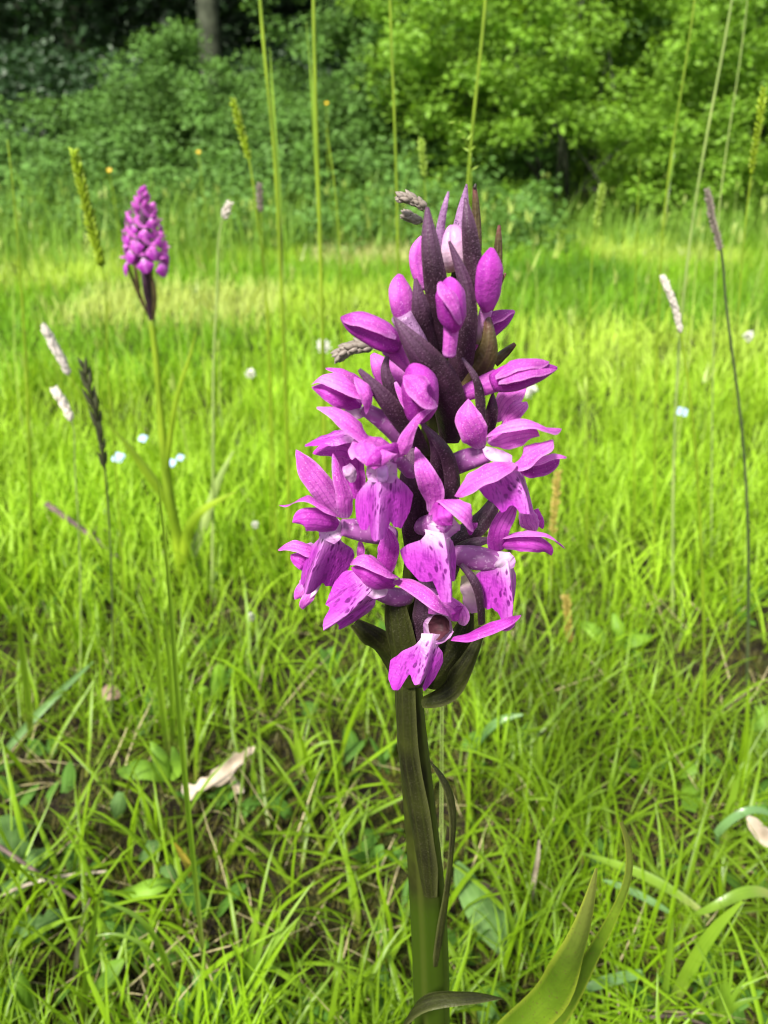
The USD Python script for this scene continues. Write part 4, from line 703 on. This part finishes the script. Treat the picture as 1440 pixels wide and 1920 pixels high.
# tall stems crossing the upper edge
TS = 'tall grass stems rising past the top of the picture'
def tall(label, pts, y, w, mat='stalk', root_x=None, tip=False):
    C = [at(a, b, y) for a, b in pts] + [at(root_x or pts[-1][0], root_py(y) + 6, y)]
    C = smooth_line(C, 40); p = pxm(C[0]); t = thing('tall_grass', label, 'grass', TS, loc=C[-1])
    v, f, u = tube(C, np.linspace(0.25 if tip else 0.6, 1.0, 40) * w * 0.40 * p * (1 + 0.35 * np.exp(-((np.linspace(0, 1, 40) - 0.55) / 0.012) ** 2)), 8, squash=0.6); obj('stem', (v, f), M[mat], t, smooth=True, uv=u)
    return t, y, p
def leaf_on(tp, pts, w, mat='blade'):
    t, y, p = tp; C = smooth_line([at(a, b, y + d) for a, b, d in pts], 20); wv = profile([w * 0.8, w, w * 0.7, 1], 20) * p
    T, S, N = frames(C, hint_of(C, (0.3, 0.2, 1))); v, f, u = strip(C, wv, S, N, nu=3, fold=0.4); obj('leaf', (v, f), M[mat], t, smooth=True, uv=u)
tp = tall('thick tall stem, leftmost of those crossing the upper edge', [(480, -120), (494, 80), (512, 260), (524, 460), (532, 640)], 0.60, 13, root_x=545); leaf_on(tp, [(527, 520, 0), (521, 330, .01), (512, 200, .02), (506, 90, .03)], 10)
tp = tall('thick tall stem at the middle of the left half, with a sheathing leaf', [(586, -120), (590, 120), (596, 330), (602, 520), (606, 700)], 0.58, 14, root_x=612); leaf_on(tp, [(601, 460, 0), (592, 300, .01), (582, 140, .02), (574, 40, .03)], 9)
tp = tall('tall stem directly above the orchid spike, left of its tip', [(728, -120), (734, 80), (741, 260), (745, 420), (747, 560)], 0.60, 10, root_x=750)
tp = tall('bright tall stem just right of the orchid tip', [(920, -120), (902, 90), (884, 260), (874, 420), (870, 600)], 0.55, 13, root_x=864)
tp = tall('slender tall stem left of the plantain at the right', [(1318, -120), (1290, 90), (1262, 270), (1246, 400), (1236, 560)], 0.60, 9, root_x=1226); leaf_on(tp, [(1246, 400, 0), (1256, 330, .01), (1262, 290, .02), (1264, 250, .02)], 7)
tp = tall('pale tall stem slanting to the upper right corner', [(1392, -120), (1362, 60), (1328, 240), (1298, 420), (1276, 620)], 0.55, 11, mat='stalk_pale', root_x=1262)
tp = tall('thin brownish tall stem near the right edge', [(1412, -120), (1392, 80), (1368, 240), (1350, 380), (1340, 560)], 0.62, 6, mat='stalk_pale', root_x=1334)
tp = tall('short green shoot right of the second thick stem', [(612, 240), (624, 320), (634, 420), (640, 560)], 0.62, 10, root_x=646, tip=True)
tp = tall('thin green shoot beside the right bush', [(1200, 290), (1196, 380), (1192, 520)], 0.66, 8, root_x=1190, tip=True)
tp = tall('broad green shoot at the far left edge', [(14, 262), (22, 330), (34, 460), (44, 600)], 0.60, 12, root_x=60, tip=True)

# ---- the distant orchid
Y2 = 0.593
o2 = thing('orchid', 'smaller pink-purple orchid farther back at the upper left', 'orchid', loc=at(345, root_py(Y2), Y2))
limb(o2, 'stem', [(349, root_py(Y2) + 8, 0), (338, 1040, 0), (318, 930, 0), (303, 800, 0), (293, 680, 0), (284, 600, 0)], [11, 10, 9, 8, 6, 6], mat='stalk', y0=Y2, n=40, sides=10)
limb(o2, 'flower_stalk', [(284, 605, 0), (277, 530, 0), (271, 460, 0), (268, 400, 0), (268, 352, 0)], [5, 7, 14, 12, 3], mat='bract', y0=Y2, n=20, sides=10)
rng = np.random.default_rng(77)
def small_flower(parent, c, out, s, k):
    'one flower of the distant spike: hood with side sepals, and a lip; c its place, out the way it faces'
    out = unit(out); side = unit(np.cross([0, 0, 1.0], out)); up = np.cross(out, side)
    q = lambda a, b, d: c + s * (side * a + up * b + out * d)
    def leaf(pts, w, cup, hint, nv=8, nu=5):
        C = smooth_line([q(*x) for x in pts], nv); h = np.tile(hint, (nv, 1)); T, S, N = frames(C, h); return strip(C, profile(w, nv) * s, S, N, cup=cup, nu=nu)
    hood = cat_meshes([leaf([(0, 0, 0), (0, .35, .3), (0, .25, .7)], [.25, .55, .1], .6, out + up), leaf([(.1, .1, 0), (.6, .5, .15), (1.05, .85 + .2 * math.sin(k * 5.1), .1)], [.2, .5, .05], .2, out), leaf([(-.1, .1, 0), (-.6, .55, .15), (-1.0, 1.0 + .25 * math.sin(k * 3.7), .1)], [.2, .5, .05], .2, out)])
    h = obj('flower', hood[:2], M['petal'], parent, smooth=True, uv=hood[2])
    l = leaf([(0, 0, .1), (.1 * math.sin(k * 2.3), -.45, .45), (.2 * math.sin(k * 2.3), -1.15, .35)], [.3, .8, 1.4, 1.2, .5], .45, out + .3 * up, 10, 9)
    path = path_for('lip', h); usdkit.mesh(stage, path, (l[0] - origin_of(parent), l[1]), M['lip'], smooth=True, uv=l[2])
ax = smooth_line([at(x, y, Y2) for x, y in [(275, 488), (271, 448), (268, 395), (268, 350)]], 30)
up_ = unit(ax[-1] - ax[0]); e1 = np.array([1.0, 0, 0]); e2 = np.array([0, -1.0, 0])
for k in range(24):
    t = k / 24; a = k * 2.39996 + 0.5; c0 = ax[int(t * 20)]; out = math.cos(a) * e1 + math.sin(a) * e2
    small_flower(o2, c0 + out * (0.0125 * (1 - 0.45 * t ** 2)), out + up_ * 0.05, 0.0098 * (1 - 0.40 * t), k)
for k in range(14):
    t = k / 14; a = k * 2.39996; c0 = ax[20 + int(t * 9)]; out = math.cos(a) * e1 + math.sin(a) * e2; d = unit(out + up_ * (0.6 + 1.5 * t)); r = 0.0065 * (1 - 0.75 * t)
    C = smooth_line([c0, c0 + d * r * 0.7 + out * r * .3, c0 + d * r * 1.6], 8)
    v, f, u = tube(C, profile([0.5, 1.0, 0.9, 0.15], 8) * 0.0021 * (1.15 - 0.4 * t), 7); obj('bud', (v, f), M['petal' if k < 9 else 'petal_deep'], o2, smooth=True, uv=u)
for k, (pts, w, m) in enumerate([([(283, 600, 4), (262, 555, 2), (244, 510, 0), (236, 480, 0)], [4, 7, 6, 2], 'bract_green'), ([(286, 600, -4), (290, 550, -8), (282, 510, -10)], [4, 8, 3], 'bract_green'), ([(288, 610, 2), (290, 560, 0), (293, 505, 0)], [4, 6, 2], 'stalk_pale'), ([(282, 590, -6), (272, 540, -10), (266, 500, -10)], [5, 9, 3], 'bract'), ([(262, 560, -8), (256, 520, -12), (252, 490, -12)], [5, 8, 3], 'bract_green')]):
    pet(o2, 'bract', pts, w, mat=m, y0=Y2, nv=10, nu=5)
for pts, w, m in [([(330, 1010, -6), (318, 950, -10), (280, 890, -16), (240, 836, -22), (208, 800, -26)], [12, 17, 19, 13, 3], 'stalk'), ([(346, 1060, -6), (352, 1000, -14), (372, 962, -22), (405, 940, -30), (442, 922, -36)], [16, 20, 19, 12, 3], 'stalk'), ([(312, 880, -3), (322, 800, -8), (340, 715, -12), (358, 660, -14), (367, 622, -14)], [8, 11, 10, 7, 2], 'stalk'),
                  ([(350, 1060, 4), (380, 990, 14), (410, 900, 20), (438, 845, 22)], [16, 18, 14, 3], 'stalk_pale'), ([(338, 1060, -8), (330, 1000, -10), (318, 940, -12), (306, 880, -10)], [18, 18, 14, 8], 'stalk')]:
    pet(o2, 'leaf', pts, w, mat=m, y0=Y2, nv=16, nu=5, cup=0.4)

# ---- flowers of the meadow
def spot(px, py, z): return ground(px, py, z)
def clover(label, px, py, z, r):
    c = spot(px, py, z); s = pxm(c) * r; t = thing('white_clover', label, 'clover', 'white clover heads in the grass', loc=(c[0], c[1], 0)); g_ = np.random.default_rng(px)
    d = unit(g_.normal(size=(46, 3)) + [0, 0, 0.25]) * g_.uniform(0.7, 1.15, (46, 1)); ms = []
    for k in d: ms.append(tube(np.array([c + k * s * 0.25, c + k * s * 0.7 + [0, 0, .06 * s], c + k * s * 0.95 + [0, 0, .16 * s], c + k * s * 1.1 + [0, 0, .16 * s]]), np.array([.06, .14, .15, .03]) * s, 5))
    v, f, u = cat_meshes(ms); obj('flower_head', (v, f), M['white_petal'], t, smooth=True, uv=u)
    v, f, u = tube(smooth_line([[c[0] + .006, c[1], -.004], [c[0] + .003, c[1], z * .5], c], 8), 0.0007, 6); obj('stem', (v, f), M['stalk'], t, uv=u, smooth=True)
for a in [('white clover head beside the brownish grass head, left of the spike', 607, 652, .09, 13), ('white clover head in the grass midway between the two orchids', 470, 702, .07, 9), ('white clover head just right of the long pink bud', 994, 735, .08, 13), ('white clover head near the right edge of the meadow', 1403, 633, .08, 10),
          ('tiny white clover head low in the shade left of the spike', 478, 985, .05, 7), ('small white clover head in the grass left of the lowest flower', 470, 1158, .03, 8)]: clover(*a)
def speedwell(label, px, py, z, r):
    c = spot(px, py, z); s = pxm(c) * r; t = thing('speedwell', label, 'wildflower', 'pale blue speedwell flowers in the grass', loc=(c[0], c[1], 0)); ms = []
    nrm = unit(np.array([0.1, -0.6, 0.8])); e = np.array([1.0, 0, 0]); g_ = np.cross(nrm, e)
    for k in range(4):
        a = k * math.pi / 2 + .4; d = math.cos(a) * e + math.sin(a) * g_; C = smooth_line([c, c + d * s * .6 + nrm * s * .12, c + d * s * 1.15], 6); T, S, N = frames(C, np.tile(nrm, (6, 1))); ms.append(strip(C, profile([.3, 1.0, 1.1, .3], 6) * s, S, N, nu=5))
    v, f, u = cat_meshes(ms); obj('petals', (v, f), M['blue_petal'], t, smooth=True, uv=u)
    v, f, u = tube(smooth_line([[c[0], c[1] + .004, -.004], c], 5), 0.0005, 5); obj('stem', (v, f), M['stalk'], t, uv=u)
for a in [('pale blue flower left of the distant orchid stem', 222, 858, .06, 11), ('pale blue flower right of the distant orchid stem, lower of two', 322, 868, .06, 8), ('pale blue flower right of the distant orchid stem, upper of two', 338, 858, .06, 7), ('pale blue flower between the blue-green stalk and the spike, at the right', 1279, 772, .07, 10), ('faint blue flower behind the stem of the distant orchid', 268, 822, .06, 8)]: speedwell(*a)
def buttercup(label, px, py, y, r):
    c = at(px, py, y); s = pxm(c) * r; t = thing('buttercup', label, 'wildflower', 'yellow buttercups before the dark bushes', loc=(c[0], c[1], 0)); ms = []; nrm = unit(np.array([0.1, -0.7, 0.7])); e = np.array([1.0, 0, 0]); g_ = np.cross(nrm, e)
    for k in range(5):
        a = k * math.pi * .4; d = math.cos(a) * e + math.sin(a) * g_; C = smooth_line([c, c + d * s * .6 + nrm * s * .1, c + d * s + nrm * s * .5], 6); T, S, N = frames(C, np.tile(nrm, (6, 1))); ms.append(strip(C, profile([.3, 1.0, 1.1, .6], 6) * s, S, N, nu=5))
    v, f, u = cat_meshes(ms); obj('petals', (v, f), M['yellow_petal'], t, smooth=True, uv=u)
    v, f, u = tube(smooth_line([[c[0], c[1] + .03, -.01], c], 6), 0.0016, 5); obj('stem', (v, f), M['stalk'], t, uv=u)
for a in [('yellow buttercup above and left of the distant orchid', 205, 320, 2.2, 4.5), ('yellow buttercup above and right of the distant orchid', 372, 286, 2.6, 4), ('small yellow buttercup left of the orchid tip, before the middle bush', 612, 194, 3.2, 3)]: buttercup(*a)

# ---- leaves, blades and litter on the ground in front
def petz(parent, name, pts, w, mat, cup=0.3, n=(0, 0.6, 1), nv=16, nu=7, wave=0.08, fold=0.0):
    'points: photo x, photo y, millimetres above the ground'
    C = smooth_line([ground(a, b, z * .001) for a, b, z in pts], nv); wv = profile(w, nv) * np.array([pxm(c) for c in C])
    T, S, N = frames(C, hint_of(C, n)); v, f, u = strip(C, wv, S, N, cup=cup, nu=nu, wave=wave, seed=int(pts[0][0]), fold=fold)
    return obj(name, (v, f), M[mat], parent, smooth=True, uv=u)
def plant(name, label, cat, leaves, group=None):
    a, b, z = leaves[0][0][0]; t = thing(name, label, cat, group, loc=ground(a, b, 0))
    for lf in leaves: petz(t, 'leaf', *lf[:3], **(lf[3] if len(lf) > 3 else {}))
    return t
plant('oak_leaf', 'curled pale dead oak leaf lying in the grass left of the stem', 'dead leaf', [([(346, 1494, 14), (380, 1474, 18), (410, 1458, 20), (440, 1432, 22), (478, 1402, 26)], [18, 34, 15, 30, 20, 38, 34, 26, 22, 30, 12, 16, 6], 'dead', dict(cup=-0.5, nv=44, nu=9, wave=0.35)), ([(418, 1450, 20), (438, 1466, 16), (457, 1486, 10)], [20, 24, 15, 20, 5], 'dead', dict(cup=0.5, nv=24, wave=0.3))])
plant('dead_leaf', 'large soft grey-green withered leaf right of the stem base', 'dead leaf', [([(955, 1800, 6), (930, 1745, 12), (900, 1695, 18), (868, 1640, 24), (858, 1615, 26)], [8, 50, 66, 58, 44, 8], 'broad_dull', dict(cup=0.3, nv=20, wave=0.15))])
plant('dead_leaf', 'small brown dead leaf in the shadow at the left', 'dead leaf', [([(178, 1300, 10), (205, 1296, 14), (232, 1302, 10)], [8, 34, 30, 6], 'brown_leaf')])
plant('dead_leaf', 'crumpled brown leaf behind the withered leaf at the stem base', 'dead leaf', [([(905, 1650, 6), (935, 1700, 8), (950, 1745, 6)], [8, 40, 36, 8], 'brown_leaf', dict(wave=0.4))])
plant('dead_leaf', 'pink and cream dead leaf at the right edge', 'dead leaf', [([(1402, 1530, 40), (1425, 1556, 34), (1460, 1580, 28)], [6, 30, 36, 20], 'dead', dict(wave=0.1))])
plant('dandelion', 'pair of bright oval leaves above the oak leaf', 'plant', [([(318, 1462, 5), (290, 1446, 16), (255, 1440, 20), (220, 1444, 14)], [8, 34, 40, 6], 'broad'), ([(318, 1462, 5), (300, 1420, 22), (284, 1390, 30)], [8, 30, 26, 5], 'broad'), ([(320, 1462, 5), (330, 1430, 20), (324, 1400, 30)], [6, 24, 20, 4], 'broad')])
plant('dock', 'rounded grey-green leaves at the left edge', 'plant', [([(20, 1640, 5), (18, 1600, 16), (14, 1560, 22), (10, 1528, 22)], [14, 66, 74, 20], 'broad_dull'), ([(30, 1640, 5), (52, 1620, 14), (78, 1600, 16), (90, 1590, 14)], [10, 44, 46, 12], 'broad_dull'), ([(20, 1645, 5), (22, 1660, 10), (14, 1678, 8)], [12, 50, 20], 'broad_dull')])
plant('dandelion', 'dull toothed leaf low at the left', 'plant', [([(8, 1755, 6), (40, 1738, 14), (75, 1730, 16), (118, 1706, 14)], [16, 44, 26, 58, 30, 62, 26, 40, 10], 'broad_dull', dict(nv=36, cup=0.4)), ([(5, 1760, 4), (50, 1750, 8), (95, 1745, 8)], [10, 36, 20, 34, 8], 'broad_dull', dict(nv=30))])
plant('plantain_leaf', 'single bright oval leaf beside the pale upright blade at the lower left', 'plant', [([(172, 1850, 4), (190, 1836, 12), (212, 1816, 18), (232, 1800, 20)], [14, 40, 38, 8], 'broad')])
plant('dock', 'drooping dark green leaf in the middle of the lower left', 'plant', [([(330, 1640, 10), (290, 1660, 18), (255, 1668, 16), (228, 1672, 10)], [8, 28, 34, 8], 'broad'), ([(340, 1640, 10), (320, 1632, 20), (300, 1630, 22)], [8, 28, 12], 'broad_dull')])
plant('nettle', 'upright pale green leaf just left of the stem, above the oak leaf', 'plant', [([(405, 1312, 6), (408, 1280, 20), (412, 1245, 34)], [10, 30, 8], 'broad'), ([(398, 1312, 6), (385, 1296, 14), (372, 1286, 16)], [8, 20, 6], 'broad')])
plant('clover_leaf', 'three small rounded leaves low in the grass at the right', 'clover', [([(1270, 1450, 6), (1285, 1440, 16), (1306, 1440, 18)], [8, 34, 18], 'broad'), ([(1290, 1460, 6), (1296, 1490, 10), (1292, 1520, 8)], [10, 36, 20], 'broad'), ([(1288, 1458, 6), (1308, 1500, 8), (1318, 1512, 8)], [6, 22, 10], 'broad')])
plant('clover_leaf', 'glossy light green leaf at the right edge above the star of blades', 'clover', [([(1400, 1350, 10), (1424, 1342, 22), (1446, 1330, 24)], [10, 50, 40], 'broad'), ([(1410, 1370, 8), (1420, 1390, 12), (1436, 1400, 12)], [10, 40, 16], 'broad')])
plant('dandelion', 'mound of notched green leaves right of the lowest flowers', 'plant', [([(1145, 1210, 5), (1125, 1190, 18), (1100, 1172, 22), (1082, 1166, 18)], [8, 30, 22, 6], 'broad'), ([(1150, 1210, 5), (1160, 1180, 22), (1150, 1150, 30)], [8, 26, 6], 'broad'), ([(1155, 1212, 5), (1190, 1198, 18), (1222, 1190, 16)], [8, 28, 6], 'broad')])
plant('dock', 'small round leaf at the bottom, left of the stem', 'plant', [([(598, 1890, 4), (604, 1860, 10), (608, 1842, 10)], [8, 28, 14], 'broad'), ([(590, 1895, 4), (574, 1906, 8), (560, 1912, 8)], [6, 26, 12], 'broad')])
plant('dandelion', 'cluster of pointed green leaves at the bottom left corner', 'plant', [([(60, 1910, 4), (45, 1870, 22), (40, 1828, 34)], [14, 34, 6], 'broad'), ([(80, 1915, 4), (62, 1885, 16), (50, 1850, 30)], [10, 22, 4], 'broad'), ([(30, 1920, 4), (8, 1880, 20), (-8, 1850, 26)], [12, 34, 6], 'broad')])
plant('clover_leaf', 'pair of grey-green leaves low in the shade, lower left', 'clover', [([(258, 1606, 6), (280, 1590, 14), (300, 1580, 14)], [8, 36, 16], 'broad_dull'), ([(215, 1535, 6), (222, 1505, 16), (226, 1485, 20)], [8, 30, 12], 'broad_dull')])
def stick(label, pts, w, mat='twig'):
    C = smooth_line([ground(a, b, z * .001) for a, b, z in pts], 14); p = pxm(C[0]); t = thing('twig', label, 'twig', None, loc=C[0])
    rr = np.linspace(1, 0.6, 14) * w * .5 * p * (1 + .12 * np.sin(np.arange(14) * 2.3)); v, f, u = tube(C, rr, 8); obj('stick', (v, f), M[mat], t, smooth=True, uv=u)
    k = C[8]; v, f, u = tube(np.array([k, k + [0.004, -.002, .006], k + [0.007, -.003, .012]]), np.array([.5, .35, .1]) * w * .5 * p, 6); obj('side_twig', (v, f), M[mat], t, smooth=True, uv=u)
stick('dark twig leaning in the grass under the dark grass head', [(88, 945, 55), (130, 975, 45), (180, 1012, 34), (226, 1050, 22)], 12)
stick('thin purplish twig at the lower left edge', [(-10, 1582, 34), (40, 1615, 28), (90, 1650, 20), (142, 1684, 10)], 9)
stick('brown twig lying along the bottom edge at the right', [(1170, 1925, 8), (1220, 1908, 12), (1270, 1906, 12), (1330, 1925, 8)], 9)
BG = 'single grass blades standing out in the foreground'
def lone(label, pts, w, mat='blade', fold=0.35):
    t = thing('lone_grass', label, 'grass', BG, loc=ground(pts[0][0], pts[0][1], 0))
    petz(t, 'blade', pts, w, mat, cup=0, fold=fold, nv=20, nu=3, wave=0.0, n=(0.3, 0.5, 1))
def standing(label, root, mids, w, mat='blade', dy=0.0):
    'a blade from the ground at photo point root, on through photo points at the same distance'
    g0 = ground(root[0], root[1], -0.003); t = thing('lone_grass', label, 'grass', BG, loc=g0); n = len(mids)
    C = smooth_line([g0] + [at(a, b, g0[1] + dy * (k + 1) / n) for k, (a, b) in enumerate(mids)], 24); wv = profile(w, 24) * pxm(g0)
    T, S, N = frames(C, hint_of(C, (0.4, 0.2, 1))); v, f, u = strip(C, wv, S, N, nu=3, fold=0.4); obj('blade', (v, f), M[mat], t, smooth=True, uv=u)
standing('long thin yellowish blade running up the left third from the bottom', (386, 1850), [(365, 1650), (345, 1450), (328, 1250), (312, 1050), (296, 900)], [8, 10, 10, 8, 2])
standing('orange-yellow bent blade crossing the long thin one', (362, 1660), [(350, 1620), (335, 1595), (326, 1580)], [5, 14, 12, 2], 'blade_yellow')
standing('broad bright upright blade at the lower left, beside the oval leaf', (152, 1930), [(160, 1840), (172, 1750), (184, 1680)], [14, 15, 13, 4])
standing('whitish dry blade leaning on the broad bright one at the lower left', (136, 1860), [(146, 1770), (158, 1710), (168, 1684)], [7, 9, 8, 3], 'dead')
standing('bright blade forking right at the bottom left', (168, 1920), [(186, 1890), (204, 1858), (212, 1845)], [12, 12, 8, 2])
standing('upright bright blade in the tuft left of the oak leaf', (318, 1440), [(305, 1340), (296, 1250), (292, 1180)], [9, 14, 12, 3])
standing('second upright blade in the tuft left of the oak leaf', (322, 1430), [(322, 1330), (316, 1230), (306, 1150)], [9, 12, 10, 3])
standing('short blade leaning right in the tuft left of the oak leaf', (326, 1440), [(340, 1340), (346, 1240), (350, 1190)], [8, 10, 8, 2])
standing('arched blade at the lower left, ending before the thin twig', (330, 1870), [(300, 1780), (250, 1715), (190, 1690)], [8, 12, 10, 3])
standing('second arched blade, lower, right of the pale upright one', (335, 1900), [(300, 1830), (265, 1770), (215, 1752), (180, 1755)], [8, 10, 9, 7, 2])
standing('tall bright blade at the left edge', (58, 1400), [(50, 1300), (38, 1200), (34, 1120)], [9, 14, 12, 3])
standing('blue-green blade slanting across the left edge', (0, 1420), [(60, 1350), (120, 1290), (175, 1240)], [10, 14, 12, 3], 'blade_blue', dy=0.05)
standing('bright upright blade right of the stem, half way up', (1010, 1500), [(1008, 1440), (1010, 1400), (1012, 1380)], [14, 17, 15, 9])
standing('dry whitish blade right of the stem base', (990, 1720), [(1000, 1650), (1008, 1600), (1010, 1575)], [7, 10, 10, 5], 'dead')
standing('bright green blade curving left beside the dry one', (978, 1820), [(960, 1740), (925, 1640), (888, 1580)], [8, 11, 9, 2])
standing('broad blade slanting right from the bottom right corner', (1250, 1900), [(1300, 1800), (1350, 1730), (1392, 1690)], [12, 26, 22, 4])
standing('bright upright blade in the lower right', (1235, 1920), [(1248, 1830), (1255, 1770), (1262, 1720)], [14, 18, 14, 3])
lone('long green blade lying across the lower right', [(1330, 1720, 30), (1240, 1660, 34), (1150, 1620, 34), (1090, 1600, 30)], [6, 18, 20, 14, 4])
lone('pale green blade lying parallel below the long one in the lower right', [(1262, 1715, 24), (1200, 1680, 28), (1130, 1650, 28)], [5, 14, 14, 4], 'blade_blue')
lone('light blade arching over from the right edge', [(1450, 1680, 40), (1400, 1674, 46), (1340, 1700, 40), (1290, 1720, 28)], [14, 22, 16, 4])
lone('blue-green blade bent over at the right edge', [(1345, 1590, 10), (1362, 1545, 40), (1405, 1520, 50), (1450, 1530, 44)], [10, 15, 15, 10], 'blade_blue')
lone('green blade lying at the foot of the big basal leaf', [(1080, 1862, 14), (1140, 1840, 18), (1205, 1826, 18)], [8, 20, 14], 'blade_blue')
lone('long pale straw lying level at the left below the twig', [(-10, 1684, 16), (60, 1656, 18), (140, 1640, 16), (200, 1634, 12)], [5, 6, 6, 4], 'dead')
standing('green blade leaning left below the lowest flower', (870, 1430), [(900, 1385), (935, 1352), (980, 1340)], [7, 12, 14, 4], 'blade_blue')
standing('long blade rising to the right below the right hand flowers', (860, 1480), [(960, 1420), (1050, 1330), (1100, 1280)], [6, 10, 9, 2], 'blade', dy=0.06)
def star(label, c, tips, mat='blade'):
    g0 = ground(c[0], c[1], 0.002); t = thing('grass_tuft', label, 'grass', 'tufts of grass in the foreground', loc=g0)
    for k, (a, b, w, lift) in enumerate(tips):
        e = ground(a, b, lift * .001); m_ = (g0 + e) / 2 + [0, 0, 0.012]; C = smooth_line([g0, m_, e], 16); wv = profile([w * .6, w, w * .8, 1], 16) * pxm(g0)
        T, S, N = frames(C, hint_of(C, (0.2, 0.7, 1))); v, f, u = strip(C, wv, S, N, nu=3, fold=0.35); obj('blade', (v, f), M[mat], t, smooth=True, uv=u)
star('star of bright blades spreading from one point at the right', (1348, 1592), [(1250, 1635, 9, 20), (1275, 1575, 9, 24), (1450, 1605, 14, 24), (1352, 1650, 12, 8), (1390, 1440, 16, 60), (1330, 1640, 7, 8), (1440, 1640, 8, 16), (1300, 1540, 7, 40)])
star('tuft of fine blades in the bottom right corner', (1345, 1950), [(1300, 1760, 10, 50), (1330, 1780, 10, 55), (1352, 1760, 11, 60), (1375, 1790, 9, 50), (1400, 1830, 12, 40), (1290, 1830, 8, 40), (1430, 1870, 12, 30)])
star('sprawling tuft of light blades right of the lower stem', (1075, 1560), [(985, 1500, 9, 30), (1010, 1455, 9, 40), (1090, 1450, 10, 40), (1140, 1480, 9, 36), (1165, 1530, 9, 28), (1120, 1420, 8, 50)])
star('tuft of long blades left of the stem at the bottom', (470, 1900), [(430, 1760, 10, 45), (455, 1720, 11, 55), (480, 1700, 12, 60), (520, 1690, 12, 60), (560, 1720, 10, 50), (590, 1650, 9, 60), (410, 1820, 9, 30)])
star('tuft of narrow blades behind the oak leaf', (560, 1460), [(520, 1360, 8, 40), (548, 1330, 9, 50), (575, 1340, 9, 45), (610, 1370, 8, 40), (640, 1390, 8, 30)])
